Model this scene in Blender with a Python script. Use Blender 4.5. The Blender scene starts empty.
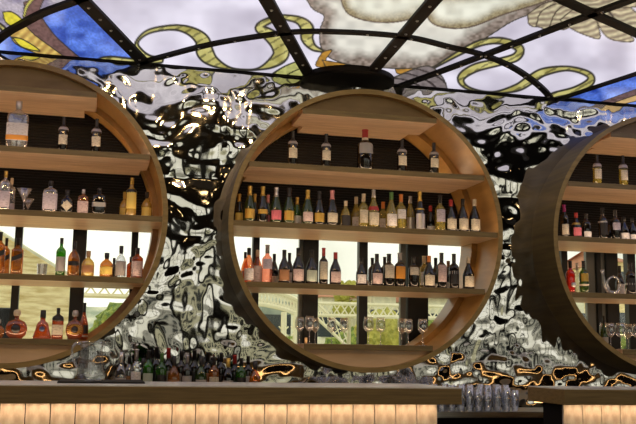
import bpy, bmesh, math, random
import numpy as np
from mathutils import Vector, Matrix
random.seed(7)
S = bpy.context.scene
COL = S.collection
PI = math.pi
# ---------------------------------------------------------------- camera
F_PX, YAW, PITCH, ROLL = 925.0, 0.2321, 0.15342, 0.0151
EYE = 1.40
fw = np.array([math.sin(YAW)*math.cos(PITCH), math.cos(YAW)*math.cos(PITCH), math.sin(PITCH)])
rt0 = np.array([math.cos(YAW), -math.sin(YAW), 0.]); up0 = np.cross(rt0, fw)
RT = math.cos(ROLL)*rt0 + math.sin(ROLL)*up0
UP = -math.sin(ROLL)*rt0 + math.cos(ROLL)*up0
cam_d = bpy.data.cameras.new('camera'); cam = bpy.data.objects.new('camera', cam_d); COL.objects.link(cam)
cam_d.sensor_width = 36; cam_d.lens = F_PX/636*36; cam_d.clip_end = 300
M = Matrix.Identity(4)
for i in range(3):
    M[i][0] = RT[i]; M[i][1] = UP[i]; M[i][2] = -fw[i]
M[2][3] = EYE
cam.matrix_world = M
S.camera = cam
# ---------------------------------------------------------------- colour management, world
S.view_settings.view_transform = 'Standard'; S.view_settings.look = 'None'
S.view_settings.exposure = 0.0; S.view_settings.gamma = 1.0
S.view_settings.use_curve_mapping = False
W = bpy.data.worlds.new('world'); S.world = W; W.use_nodes = True
wn = W.node_tree; bg = wn.nodes['Background']
tc = wn.nodes.new('ShaderNodeTexCoord'); nz = wn.nodes.new('ShaderNodeTexNoise'); rp = wn.nodes.new('ShaderNodeValToRGB')
nz.inputs['Scale'].default_value = 5; nz.inputs['Detail'].default_value = 6
wn.links.new(tc.outputs['Generated'], nz.inputs['Vector']); wn.links.new(nz.outputs['Fac'], rp.inputs[0])
rp.color_ramp.elements[0].color = (.66, .65, .52, 1); rp.color_ramp.elements[0].position = .35
rp.color_ramp.elements[1].color = (1, .99, .88, 1); rp.color_ramp.elements[1].position = .6
wn.links.new(rp.outputs[0], bg.inputs['Color']); bg.inputs['Strength'].default_value = 1.35

def area(name, loc, size, energy, color, direction, sy=None):
    l = bpy.data.lights.new(name, 'AREA'); l.energy = energy; l.color = color
    l.size = size
    if sy: l.shape = 'RECTANGLE'; l.size_y = sy
    o = bpy.data.objects.new(name, l); COL.objects.link(o); o.location = loc
    o.rotation_euler = Vector(direction).to_track_quat('-Z', 'Y').to_euler()
    return o
DAY = (1.0, .97, .88); WARM = (1.0, .62, .26)
# daylight through the room's windows behind the camera
for i, x in enumerate((-3.4, 0.2, 3.8, 7.4, 11.0, 14.3)):
    area('window_daylight', (x, -4.3, 2.02), 3.0, 1, DAY, (0, 1, 0), 3.3).data.cycles.is_portal = True
# added warm fill lamps in a row under the dark soffit edge
for i in (0, 1, 2, 3, 4, 5, 6, 7, 8, 12, 13, 14):
    area('soffit_fill', (-3.6+i*.9, 4.6+.12*(i % 3), 3.84), .10, 4.0, WARM, (0, .85, -.55))
# warm LED strips let into the tops of the round shelves just behind their front edges, shining up
for cx in (-.712, 2.293, 5.294):
    for z, w in ((3.038, 1.02), (2.520, 1.17), (2.005, 1.05), (1.495, .62)):
        area('shelf_led_and_fill', (cx, 7.74, z+.006), 2*w, 1.5*w, (1., .68, .40), (0, .0, 1), .012)
        area('shelf_led_and_fill', (cx, 8.36, z+.006), 1.85*w, 2.2*w, (1., .70, .42), (0, -.5, 1), .012)  # rear row is added fill that brightens the shelf undersides
# ---------------------------------------------------------------- projection helpers (pixel of the photograph -> point in the place)
def ray(u, v): return fw + (u-318)/F_PX*RT - (v-212)/F_PX*UP
def on_y(u, v, y):
    d = ray(u, v); p = d*y/d[1]; return float(p[0]), float(p[2]+EYE)       # x, z
def on_z(u, v, z):
    d = ray(u, v); p = d*(z-EYE)/d[2]; return float(p[0]), float(p[1])       # x, y
# ---------------------------------------------------------------- dimensions
YF, YW, YB = 7.696, 8.166, 8.46            # drum front, mirror wall, back of recess
RO, RI, RB = 1.25, 1.207, 1.155
CX = (-.712, 2.293, 5.294); CZ = 2.507
SH = (3.540, 3.038, 2.520, 2.005, 1.495)   # shelf tops, top one first
ST = .047
ZC = 3.935                                  # ceiling
ZT = 1.20                                   # bar top
# ---------------------------------------------------------------- materials
def mat(name, color, rough=.5, metal=0., spec=.5):
    m = bpy.data.materials.new(name); m.use_nodes = True
    p = m.node_tree.nodes['Principled BSDF']
    p.inputs['Base Color'].default_value = (*color, 1); p.inputs['Roughness'].default_value = rough
    p.inputs['Metallic'].default_value = metal; p.inputs['Specular IOR Level'].default_value = spec
    return m
def noisy(name, c1, c2, scale=(3, 3, 3), nscale=4, rough=.5, metal=0., bump=0., detail=5, spec=.5, lo=.35, hi=.65):
    m = mat(name, c1, rough, metal, spec); nt = m.node_tree; p = nt.nodes['Principled BSDF']
    t = nt.nodes.new('ShaderNodeTexCoord'); mp = nt.nodes.new('ShaderNodeMapping'); n = nt.nodes.new('ShaderNodeTexNoise')
    r = nt.nodes.new('ShaderNodeValToRGB')
    mp.inputs['Scale'].default_value = scale; n.inputs['Scale'].default_value = nscale; n.inputs['Detail'].default_value = detail
    r.color_ramp.elements[0].color = (*c1, 1); r.color_ramp.elements[1].color = (*c2, 1)
    r.color_ramp.elements[0].position = lo; r.color_ramp.elements[1].position = hi
    nt.links.new(t.outputs['Object'], mp.inputs[0]); nt.links.new(mp.outputs[0], n.inputs['Vector'])
    nt.links.new(n.outputs['Fac'], r.inputs[0]); nt.links.new(r.outputs[0], p.inputs['Base Color'])
    if bump:
        b = nt.nodes.new('ShaderNodeBump'); b.inputs['Strength'].default_value = bump; b.inputs['Distance'].default_value = .01
        nt.links.new(n.outputs['Fac'], b.inputs['Height']); nt.links.new(b.outputs[0], p.inputs['Normal'])
    return m
def emis(name, color, strength):
    m = mat(name, color); p = m.node_tree.nodes['Principled BSDF']
    p.inputs['Emission Color'].default_value = (*color, 1); p.inputs['Emission Strength'].default_value = strength
    return m
def tinted(name, color, body=.25, gloss=.12, diff=None):
    """coloured glass with liquid: tinted see-through, a little scatter, a glossy skin"""
    m = bpy.data.materials.new(name); m.use_nodes = True; nt = m.node_tree; nt.nodes.clear()
    out = nt.nodes.new('ShaderNodeOutputMaterial'); tr = nt.nodes.new('ShaderNodeBsdfTransparent')
    di = nt.nodes.new('ShaderNodeBsdfDiffuse'); gl = nt.nodes.new('ShaderNodeBsdfGlossy')
    m1 = nt.nodes.new('ShaderNodeMixShader'); m2 = nt.nodes.new('ShaderNodeMixShader')
    tr.inputs[0].default_value = (*color, 1); di.inputs[0].default_value = (*(diff or color), 1)
    gl.inputs[0].default_value = (.8, .8, .8, 1); gl.inputs['Roughness'].default_value = .06
    lw = nt.nodes.new('ShaderNodeLayerWeight'); lw.inputs[0].default_value = .35
    mm = nt.nodes.new('ShaderNodeMath'); mm.operation = 'MULTIPLY_ADD'; mm.inputs[1].default_value = .24; mm.inputs[2].default_value = gloss*.4
    nt.links.new(lw.outputs['Facing'], mm.inputs[0])
    m1.inputs[0].default_value = body
    nt.links.new(tr.outputs[0], m1.inputs[1]); nt.links.new(di.outputs[0], m1.inputs[2])
    nt.links.new(mm.outputs[0], m2.inputs[0]); nt.links.new(m1.outputs[0], m2.inputs[1]); nt.links.new(gl.outputs[0], m2.inputs[2])
    nt.links.new(m2.outputs[0], out.inputs[0])
    return m
MAT = dict(
    face=noisy('ring_face_oak_lit', (.23, .155, .043), (.33, .225, .07), (1, .3, 5), 5, .45),  # ring front coloured lighter for the front light it catches
    ring=noisy('ring_oak_shaded', (.095, .062, .014), (.155, .105, .025), (1, .3, 5), 5, .55, bump=.12),  # same ring's outer side coloured darker, as front light only grazes it
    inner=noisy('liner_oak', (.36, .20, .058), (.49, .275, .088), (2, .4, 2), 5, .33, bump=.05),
    shelf=noisy('shelf_oak', (.54, .37, .23), (.71, .51, .33), (.6, 6, 6), 5, .38, bump=.08),
    edge=noisy('shelf_edge_oak', (.155, .105, .033), (.225, .155, .05), (1, 6, 12), 5, .45),
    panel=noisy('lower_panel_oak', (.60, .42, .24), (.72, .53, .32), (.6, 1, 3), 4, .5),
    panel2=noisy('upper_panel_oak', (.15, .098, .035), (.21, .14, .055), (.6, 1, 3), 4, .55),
    ribs=noisy('ribbed_black_panel', (.004, .003, .003), (.011, .008, .007), (1, 1, 1), 3, .5, spec=.25),
    black=mat('blackened_steel', (.008, .007, .008), .6, 0, .15),
    rivet=mat('rivet_steel', (.5, .5, .5), .3, 1),
    steel=noisy('brushed_steel', (.32, .31, .29), (.45, .44, .42), (1, 20, 20), 4, .3, 1.),
    counter=noisy('counter_oak', (.22, .142, .045), (.32, .21, .068), (.7, 4, 14), 5, .42, bump=.06),
    top=noisy('counter_top_painted_sheen', (.74, .74, .70), (.86, .86, .82), (1, 3, 3), 3, .22, .0),  # pale base colour stands in for bright reflections on the top
    dark=noisy('dark_plaster', (.016, .013, .011), (.028, .022, .018), (1, 1, 1), 2, .8),
    floor=noisy('dark_timber_floor', (.05, .03, .018), (.09, .055, .03), (1, 8, 1), 3, .35),
    mull=mat('mullion_dark_bronze', (.010, .009, .008), .45, 0),
    mgrey=mat('mullion_grey', (.16, .16, .145), .4, .4),
    mat_rubber=mat('rubber', (.01, .01, .01), .7),
    white_iron=noisy('cream_painted_iron', (.86, .80, .52), (.95, .90, .66), (1, 1, 1), 3, .6),
    brick=noisy('sandstone', (.62, .44, .16), (.98, .84, .48), (1.2, 2, 7), 2.2, .9, detail=8, lo=.3, hi=.6),
    roof=noisy('roof_tiles', (.42, .18, .10), (.55, .26, .15), (2, 2, 6), 3, .9),
    facade=noisy('pale_facade', (.70, .68, .50), (.88, .85, .64), (2, 2, 2), 2, .9),
    slate=noisy('slate_render', (.20, .26, .23), (.42, .46, .38), (1, 1, 1), 1.5, .9, detail=8),
    pale_street=noisy('grey_render', (.42, .42, .40), (.70, .69, .64), (1, 1, 1), 1.2, .9),
    pane_dark=mat('dark_pane', (.05, .06, .07), .15),
    teal=noisy('hillside', (.32, .38, .28), (.70, .70, .52), (1, 1, 1), .9, .9, detail=8),
    leaf=noisy('foliage', (.10, .17, .03), (.36, .42, .07), (3, 3, 3), 3, .8, detail=8),
    leafy=noisy('yellow_foliage', (.30, .30, .04), (.55, .50, .10), (3, 3, 3), 3, .8, detail=8),
    bark=mat('bark', (.12, .08, .05), .9),
)
def col_mat(name, c, rough=.5, metal=0.):
    k = 'c_'+name
    if k not in MAT: MAT[k] = mat(name, c, rough, metal)
    return MAT[k]
GL = dict(
    thin=tinted('thin_glass', (.95, .96, .96), .02, .7, (.8, .8, .8)),
    clear=tinted('clear_glass', (.88, .89, .88), .07, .45, (.5, .5, .52)),
    crystal=tinted('crystal', (.90, .90, .92), .10, .6, (.78, .77, .77)),
    wine=tinted('dark_wine_glass', (.07, .05, .035), .25, .15, (.02, .015, .012)),
    green=tinted('green_glass', (.20, .34, .06), .35, .15, (.05, .10, .015)),
    brightgreen=tinted('bright_green_glass', (.12, .42, .03), .3, .15, (.05, .20, .015)),
    rose=tinted('rose_wine', (.95, .50, .26), .2, .15, (.75, .28, .14)),
    pink=tinted('pink_wine', (.98, .55, .42), .22, .15, (.8, .34, .24)),
    red=tinted('red_wine_rose', (.85, .10, .06), .4, .15, (.55, .03, .02)),
    yellow=tinted('white_wine', (.80, .70, .22), .45, .15, (.42, .34, .06)),
    amber=tinted('amber_spirit', (.78, .42, .09), .3, .15, (.45, .18, .03)),
    cognac=tinted('cognac', (.66, .20, .04), .4, .2, (.42, .10, .02)),
    gold=tinted('golden_spirit', (.92, .72, .25), .45, .3, (.72, .48, .10)),
    pane=tinted('window_glass', (.97, .98, .96), 0.0, .02),
)
# ---------------------------------------------------------------- mesh helpers
def link(name, bm, m, parent=None, smooth=False, kind=None):
    me = bpy.data.meshes.new(name); bmesh.ops.recalc_face_normals(bm, faces=bm.faces[:]); bm.to_mesh(me); bm.free()
    ms = m if isinstance(m, (list, tuple)) else [m]
    for q in ms: me.materials.append(q)
    if smooth:
        for p in me.polygons: p.use_smooth = True
    o = bpy.data.objects.new(name, me); COL.objects.link(o)
    if parent: o.parent = parent
    elif kind: o['kind'] = kind
    return o
def tag(o, label, cat, group=None, kind=None):
    o['label'] = label; o['category'] = cat
    if group: o['group'] = group
    if kind: o['kind'] = kind
    return o
def thing(name, loc, label, cat, group=None):
    o = bpy.data.objects.new(name, None); COL.objects.link(o); o.location = loc; o.empty_display_size = .1
    return tag(o, label, cat, group)
def box(bm, x0, x1, y0, y1, z0, z1, mi=0, bev=0.):
    vs = [bm.verts.new((x, y, z)) for x in (x0, x1) for y in (y0, y1) for z in (z0, z1)]
    fs = [bm.faces.new([vs[i] for i in q]) for q in ((0,1,3,2),(4,6,7,5),(0,4,5,1),(2,3,7,6),(0,2,6,4),(1,5,7,3))]
    for f in fs: f.material_index = mi
    if bev:
        es = list({e for f in fs for e in f.edges})
        bmesh.ops.bevel(bm, geom=es, offset=bev, segments=2, affect='EDGES', profile=.5)
def tube(bm, pts, r, seg=8, mi=0, closed=False):
    pts = [Vector(p) for p in pts]; n = len(pts); rs = r if isinstance(r, (list, tuple)) else [r]*n
    rings = []
    for i, p in enumerate(pts):
        a = pts[(i-1) % n] if (closed or i > 0) else p; b = pts[(i+1) % n] if (closed or i < n-1) else p
        d = (b-a).normalized(); u = d.orthogonal().normalized()
        if rings and abs(d.dot(pu)) < .99: u = (pu - d*pu.dot(d)).normalized()
        pu = u; w = d.cross(u)
        rings.append([bm.verts.new(p + (u*math.cos(2*PI*k/seg)+w*math.sin(2*PI*k/seg))*rs[i]) for k in range(seg)])
    for i in range(n if closed else n-1):
        A, B = rings[i], rings[(i+1) % n]
        for k in range(seg): bm.faces.new((A[k], A[(k+1) % seg], B[(k+1) % seg], B[k])).material_index = mi
    if not closed:
        bm.faces.new(rings[0]).material_index = mi; bm.faces.new(rings[-1][::-1]).material_index = mi
def lathe(bm, prof, seg=18, a0=0., a1=2*PI, sx=1., sy=1., n=2., mi=0, off=(0, 0, 0)):
    """prof: (r, z). n>2 squares the section."""
    full = abs(a1-a0-2*PI) < 1e-6; cnt = seg if full else seg+1; rings = []
    for r, z in prof:
        if r < 1e-5 and full: rings.append([bm.verts.new((off[0], off[1], z+off[2]))]); continue
        rg = []
        for k in range(cnt):
            a = a0+(a1-a0)*k/seg; c, s = math.cos(a), math.sin(a)
            q = (abs(c)**n+abs(s)**n)**(-1/n)
            rg.append(bm.verts.new((off[0]+r*q*c*sx, off[1]+r*q*s*sy, z+off[2])))
        rings.append(rg)
    for A, B in zip(rings[:-1], rings[1:]):
        if len(A) == 1 and len(B) == 1: continue
        for k in range(seg):
            j = (k+1) % cnt
            if len(A) == 1: f = (A[0], B[j], B[k])
            elif len(B) == 1: f = (A[k], A[j], B[0])
            else: f = (A[k], A[j], B[j], B[k])
            bm.faces.new(f).material_index = mi
def BM(): return bmesh.new()
def vnoise(x, y, seed=0):
    rng = np.random.RandomState(seed); g = rng.rand(64, 64)
    xi = np.floor(x).astype(int); yi = np.floor(y).astype(int); fx = x-xi; fy = y-yi
    fx = fx*fx*fx*(fx*(fx*6-15)+10); fy = fy*fy*fy*(fy*(fy*6-15)+10)
    a = g[xi % 64, yi % 64]; b = g[(xi+1) % 64, yi % 64]; c = g[xi % 64, (yi+1) % 64]; d = g[(xi+1) % 64, (yi+1) % 64]
    return (a*(1-fx)+b*fx)*(1-fy)+(c*(1-fx)+d*fx)*fy
def grid_mesh(name, xs, ys, fn, m, keep=None, colors=None, kind=None, parent=None):
    """regular grid: fn(X, Y) -> (N,3) coordinates"""
    X, Y = np.meshgrid(xs, ys, indexing='ij'); co = fn(X.ravel(), Y.ravel())
    nx, ny = len(xs), len(ys); idx = np.arange(nx*ny).reshape(nx, ny)
    q = np.stack([idx[:-1, :-1], idx[1:, :-1], idx[1:, 1:], idx[:-1, 1:]], -1).reshape(-1, 4)
    if keep is not None:
        cx = (X[:-1, :-1]+X[1:, 1:])/2; cy = (Y[:-1, :-1]+Y[1:, 1:])/2; q = q[keep(cx.ravel(), cy.ravel())]
    me = bpy.data.meshes.new(name); me.vertices.add(len(co)); me.vertices.foreach_set('co', co.astype(np.float32).ravel())
    me.loops.add(len(q)*4); me.loops.foreach_set('vertex_index', q.ravel().astype(np.int32))
    me.polygons.add(len(q)); me.polygons.foreach_set('loop_start', (np.arange(len(q))*4).astype(np.int32))
    me.polygons.foreach_set('use_smooth', np.ones(len(q), bool))
    me.update(calc_edges=True); me.materials.append(m)
    if colors is not None:
        at = me.color_attributes.new('art', 'FLOAT_COLOR', 'POINT'); at.data.foreach_set('color', colors.astype(np.float32).ravel())
    o = bpy.data.objects.new(name, me); COL.objects.link(o)
    if parent: o.parent = parent
    if kind: o['kind'] = kind
    return o
# ================================================================ ROOM
XL, XR, Y0, ZR = -6.0, 16.0, -4.0, 6.2
bm = BM(); box(bm, XL, XR, Y0-.3, YW+1.0, -.1, 0); link('floor', bm, MAT['floor'], kind='structure')
bm = BM(); box(bm, XL-.2, XL, Y0-.2, YW+.2, 0, ZR); link('wall_left', bm, MAT['dark'], kind='structure')
bm = BM(); box(bm, XR, XR+.2, Y0-.2, YW+.2, 0, ZR); link('wall_right', bm, MAT['dark'], kind='structure')
bm = BM()
box(bm, XL, XR, Y0-.2, Y0, 0, .35); box(bm, XL, XR, Y0-.2, Y0, 3.7, ZR)
edges = [XL]
for x in (-3.4, 0.2, 3.8, 7.4, 11.0, 14.3): edges += [x-1.55, x+1.55]
edges.append(XR)
for a, b in zip(edges[0::2], edges[1::2]): box(bm, a, b, Y0-.2, Y0, .35, 3.7)
link('wall_rear', bm, MAT['dark'], kind='structure')
for i, x in enumerate((-3.4, 0.2, 3.8, 7.4, 11.0, 14.3)):
    bm = BM()
    for xx in (x-1.5, x-.5, x+.5, x+1.5): box(bm, xx-.04, xx+.04, Y0+.15, Y0+.25, .35, 3.7)
    for zz in (.35, 1.4, 2.6, 3.65): box(bm, x-1.55, x+1.55, Y0+.16, Y0+.24, zz-.03, zz+.04)
    link('window_%d' % (i+4), bm, MAT['mull'], kind='structure')
YS = 4.9                                     # where the stained glass ends and the dark soffit begins
bm = BM(); box(bm, XL, XR, 4.0, YS, ZC-.05, ZR); box(bm, XL, XR, Y0-.2, 4.0, ZR-.1, ZR); box(bm, XL, XR, YS, YW+.2, ZR-.1, ZR)
link('ceiling', bm, MAT['dark'], kind='structure')
# ---------------------------------------------------------------- hammered mirror wall with three round openings
mirror = mat('hammered_mirror_steel', (.62, .60, .56), .05, 1.0)
def wall_fn(X, Z):
    w1 = vnoise(X*2.3+3, Z*2.3+9, 5)-.5; w2 = vnoise(X*2.3+40, Z*2.3+21, 6)-.5
    x = X+.16*w1; z = Z+.16*w2
    h = (vnoise(x*7.6+7, z*8.2+3, 1)-.5)*1.0+(vnoise(x*14.5+17, z*13.5+31, 2)-.5)*.40+(vnoise(x*3.1+1, z*3.3+5, 3)-.5)*1.0
    amp = .0086
    h = h*amp
    seam = np.zeros_like(X)
    
    for s in (.50, 3.78): seam = np.maximum(seam, .6*np.exp(-((X-s)/.006)**2))
    # the sheets hang leaning forward a little, each lapped over the one below
    lean = np.zeros_like(X)
    lean = np.where(Z < 2.95, .012*(Z-1.4), np.minimum(.020+.078*(Z-2.95), .10))
    return np.stack([X, YW-.012+h-lean, Z], 1)
def wall_keep(X, Z):
    k = np.ones(X.shape, bool)
    for c in CX: k &= (X-c)**2+(Z-CZ)**2 > (RI+.024)**2
    return k
xs = np.concatenate([np.arange(XL, -2.2, .1), np.arange(-2.2, 7.0, .0125), np.arange(7.0, XR+.05, .1)])
grid_mesh('wall_front', xs, np.arange(0, ZR, .0125)[:330], wall_fn, mirror, keep=wall_keep, kind='structure')
# ---------------------------------------------------------------- stained glass ceiling
def px_of(X, Y):
    """photograph pixel of the ceiling point: the tracing frame of the painted design"""
    P = np.stack([X, Y, np.full_like(X, ZC-EYE)], 1); z = P@fw
    return 318+F_PX*(P@RT)/z, 212-F_PX*(P@UP)/z
def spline(pts, n=10):
    P = np.array(pts, float); out = []
    P = np.vstack([2*P[0]-P[1], P, 2*P[-1]-P[-2]])
    for i in range(1, len(P)-2):
        for t in np.linspace(0, 1, n, endpoint=False):
            a, b, c, d = P[i-1:i+3]
            out.append(.5*((2*b)+(-a+c)*t+(2*a-5*b+4*c-d)*t*t+(-a+3*b-3*c+d)*t**3))
    out.append(P[-2]); return np.array(out)
def ribbon_sd(u, v, pts):
    """signed distance-like value to a ribbon of varying half width"""
    sp = spline(pts); best = np.full(u.shape, 1e9)
    for a, b in zip(sp[:-1], sp[1:]):
        dx, dy = b[0]-a[0], b[1]-a[1]; L = dx*dx+dy*dy+1e-9
        t = np.clip(((u-a[0])*dx+(v-a[1])*dy)/L, 0, 1)
        d = np.hypot(u-a[0]-t*dx, v-a[1]-t*dy)-np.maximum(a[2]+(b[2]-a[2])*t, .2)
        best = np.minimum(best, d)
    return best
def poly_sd(u, v, pts, n=6):
    P = spline([(*p, 0) for p in pts]+[(*pts[0], 0)], n)[:, :2]; ins = np.zeros(u.shape, bool); best = np.full(u.shape, 1e9)
    for a, b in zip(P[:-1], P[1:]):
        dx, dy = b-a; L = dx*dx+dy*dy+1e-9; t = np.clip(((u-a[0])*dx+(v-a[1])*dy)/L, 0, 1)
        best = np.minimum(best, np.hypot(u-a[0]-t*dx, v-a[1]-t*dy))
        c = ((a[1] > v) != (b[1] > v)) & (u < (b[0]-a[0])*(v-a[1])/(b[1]-a[1]+1e-12)+a[0]); ins ^= c
    return np.where(ins, -best, best)
def sm(x, a, b): t = np.clip((x-a)/(b-a), 0, 1); return (t*t*(3-2*t))[:, None]
def paint(X, Y):
    u, v = px_of(X, Y)
    n1 = vnoise(u/9+50, v/6+50, 11); n2 = vnoise(u/3+80, v/2+80, 12); n3 = vnoise(u/28+20, v/16+20, 13); n4 = vnoise(u/1.4+10, v/1.2+10, 14)
    n1, n2, n3, n4 = [q[:, None] for q in (n1, n2, n3, n4)]
    L = lambda *c: np.array(c, float)[None, :]
    C = L(.50, .46, .56)*(1-n3)+L(.84, .80, .92)*n3; C = C*(.94+.1*n1)
    def lay(C, sd, col, outline=.9, oc=(.03, .028, .02), soft=.5):
        m = sm(-sd, -soft, soft); C = C*(1-m)+col*m
        if outline:
            w = 1-sm(np.abs(sd), outline*.45, outline*1.15); C = C*(1-w)+L(*oc)*w
        return C
    # central pale clouds and limbs
    body = [(300, -12), (312, 8), (324, 16), (320, 30), (321, 47), (330, 58), (352, 65), (385, 68), (425, 68), (446, 61), (466, 50), (492, 34), (515, 20), (548, 8), (590, -12)]
    sd = poly_sd(u, v, body)
    purple = L(.10, .075, .055)*(1-n2)+L(.36, .29, .25)*n2; cream = L(.72, .70, .62)*(.8+.3*n1)
    edge = sm(-sd, 0, 26); mixn = np.clip(edge*1.6-.55+n1*.35+n3*.4, 0, 1)
    C = lay(C, sd, purple*(1-mixn)+cream*mixn, .7)
    for limb, k in (([(340, -10), (343, 6), (352, 16), (375, 22), (402, 21), (424, 12), (436, -10)], 8),
                    ([(425, -5), (428, 18), (442, 27), (470, 27), (505, 14), (548, 0), (560, -14)], 8)):
        sd = poly_sd(u, v, limb); e = np.clip(sm(-sd, -1, k*1.8)*1.1+n1*.3-.3, 0, 1)
        shade = (L(.16, .12, .06)*(1-n4)+L(.40, .34, .20)*n4)
        C = lay(C, sd, shade*(1-e)+L(.80, .80, .68)*(.85+.22*n1)*e, .9, (.10, .07, .05))
    for p in ([(322, 52), (332, 50), (326, 60), (334, 66), (316, 66)], [(322, 60), (345, 64), (352, 68), (330, 70)], [(395, 69), (430, 68), (428, 72), (400, 74)]):
        C = lay(C, poly_sd(u, v, p), L(.40, .20, .03)*(.7+.6*n2), .6)
    # grey banded arc beside the hub
    sd = poly_sd(u, v, [(392, 78), (425, 66), (440, 74), (447, 88), (444, 99), (400, 97)])
    rr = np.hypot((u-385)/62, (v-98)/30); band = (np.sin(rr*30) > .75)[:, None]
    C = lay(C, sd, np.where(band, L(.04, .03, .03), L(.18, .15, .15)*(.7+.6*n2)), .8)
    sd = poly_sd(u, v, [(262, 82), (276, 71), (292, 63), (306, 61), (314, 82), (290, 86)])
    rr = np.hypot((u-330)/70, (v-100)/44); band = (np.abs(((rr*6) % 1)-.5) > .42)[:, None]
    C = lay(C, sd, np.where(band, L(.03, .03, .01), L(.42, .42, .14)*(.8+.4*n2)), .7)
    # feathers, upper right
    for k, f in enumerate([[(528, 14), (545, 3), (560, 2), (548, 12), (538, 26), (529, 24)], [(536, 26), (541, 12), (556, 4), (566, 8), (556, 18), (549, 29)],
              [(549, 28), (556, 12), (570, 3), (584, 6), (576, 18), (566, 29)], [(560, 20), (576, 8), (592, 8), (597, 22), (600, 38), (588, 36), (572, 29)],
              [(592, 10), (604, 8), (618, 24), (634, 40), (618, 41), (604, 34)], [(606, 6), (622, 2), (645, 22), (650, 40), (636, 36), (618, 22)], [(566, -4), (610, -12), (640, 4), (620, 8), (590, 8), (572, 6)]]):
        sd = poly_sd(u, v, f); cxk = np.mean([q[0] for q in f]); cyk = min(q[1] for q in f); st = .5+.5*np.sin(np.hypot((u-cxk+14), (v-cyk+6)*1.6)*.75+n1[:, 0]*3+k); st = st[:, None]
        C = lay(C, sd, (L(.26, .20, .14)*(1-st)+L(.60, .53, .34)*st)*(.75+.4*n2), .8, (.06, .045, .03))
    # ribbons
    R = [[(160, 60, 3), (149, 59, 3.6), (140, 52, 3), (137, 42, 1.2), (149, 31.5, 1.8), (173, 27.5, 2.3), (190, 31, 4), (202, 40, 6.5), (205, 52, 8), (213, 61, 5), (228, 68, 1.4), (243, 70, .5), (258, 69, .8), (272, 63, 4.5), (281, 54, 7.5), (278, 43, 7.5), (268, 34, 5.5), (259, 28, 3.5), (266, 22, 3), (281, 17.5, 2.2), (298, 20, 3.4), (307, 28, 6), (307, 38, 5.5), (313, 47, 3), (322, 51, 1)],
         [(94, 67, .8), (100, 61, 2.4), (110, 59, 2.4), (122, 60, 2.4), (134, 61, 2)],
         [(435, 67, .6), (461, 52, 2.2), (482, 42.5, 2.8), (502, 41, 3), (519, 48, 3.8), (516, 57, 3.8), (499, 62, 3.4), (475, 68, 3.8), (461, 78, 3.2), (468, 88, 1.3), (492, 92.5, .6), (516, 88, 3.2), (530, 80, 4.2), (544, 72, 3.6), (568, 68.5, 2), (588, 74, 2.6), (590, 82, 3.6), (575, 90, 3), (555, 95, 2.6), (547, 99, 2.6)],
         [(560, 101, 1.8), (574, 101, 2.4), (584, 104, 3.4), (583, 110, 3)],
         [(-6, 22, 2), (4, 30, 2), (-2, 40, 2)]]
    blue = L(.01, .045, .34)*(1-n1)+L(.13, .26, .88)*n1; blue = blue*(.65+.5*n4)+L(.25, .28, .36)*np.clip(n3*2-1.05, 0, 1)
    # left blue field, right blue field
    C = lay(C, poly_sd(u, v, [(-60, -40), (80, -30), (86, 2), (153, 69), (120, 78), (-60, 78)], 2), blue, 0)
    C = lay(C, poly_sd(u, v, [(540, 106), (660, 68), (760, 40), (760, 150), (560, 140), (548, 118)], 2), blue, 0)
    C = lay(C, poly_sd(u, v, [(-40, -30), (70, -30), (66, 0), (45, 9), (20, 22), (-40, 44)], 3), (L(.22, .19, .30)*(1-n1)+L(.52, .46, .52)*n1)*(.7+.5*n4), .0)
    sd = poly_sd(u, v, [(24, 2), (44, -4), (40, 12), (52, 32), (66, 46), (88, 66), (74, 68), (50, 52), (26, 30)])
    C = lay(C, sd, L(.11, .06, .055)*(.7+.8*n2)+L(.14, .07, .07)*n4*.5, .7)
    sd = poly_sd(u, v, [(8, 30), (20, 22), (36, 36), (58, 52), (73, 65), (55, 62), (40, 55), (16, 44)])
    st = (.5+.5*np.sin((u+v)*.6))[:, None]
    C = lay(C, sd, (L(.45, .26, .07)*(1-st)+L(.72, .52, .14)*st)*(.75+.4*n2), .7)
    for f in ([(3, 12), (12, 12), (22, 20), (20, 28), (9, 25), (4, 19)], [(12, 37), (24, 40), (40, 51), (22, 47)], [(28, 57), (45, 56.5), (66, 64.5), (42, 63)]):
        C = lay(C, poly_sd(u, v, f), L(.72, .62, .05)*(.75+.4*n2), .8)
    C = lay(C, ribbon_sd(u, v, [(24, 16, 1), (27, 6, 1.4), (34, -2, 1.4), (44, -8, 1.4)]), L(.6, .55, .12), .6)
    C = lay(C, ribbon_sd(u, v, [(570, 118, 2), (592, 108, 2.6), (612, 101, 3), (640, 92, 4), (680, 80, 5)]), L(.12, .07, .07)*(.6+.9*n2), .4)
    C = lay(C, ribbon_sd(u, v, [(596, 109, .6), (612, 105, 1.6), (640, 97, 3), (680, 86, 3)]), L(.55, .36, .15)*(.8+.4*n2), .5)
    C = lay(C, poly_sd(u, v, [(598, 112), (616, 109), (634, 110), (628, 113), (610, 114)]), L(.72, .60, .05), .7)
    for r in R:
        sd = ribbon_sd(u, v, r); st = ((np.sin(u*.42+v*.75)+n2[:, 0]*.9) > 1.15)[:, None]
        base = L(.32, .28, .07)*(1-n1)+L(.64, .59, .22)*n1
        C = lay(C, sd, np.where(st, base*.42, base), 1.35)
    return np.concatenate([np.clip(C, 0, 1), np.ones((len(u), 1))], 1)
gm = bpy.data.materials.new('backlit_painted_glass'); gm.use_nodes = True; nt = gm.node_tree; p = nt.nodes['Principled BSDF']
ca = nt.nodes.new('ShaderNodeVertexColor'); ca.layer_name = 'art'
nt.links.new(ca.outputs['Color'], p.inputs['Emission Color']); p.inputs['Emission Strength'].default_value = 1.05
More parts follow.
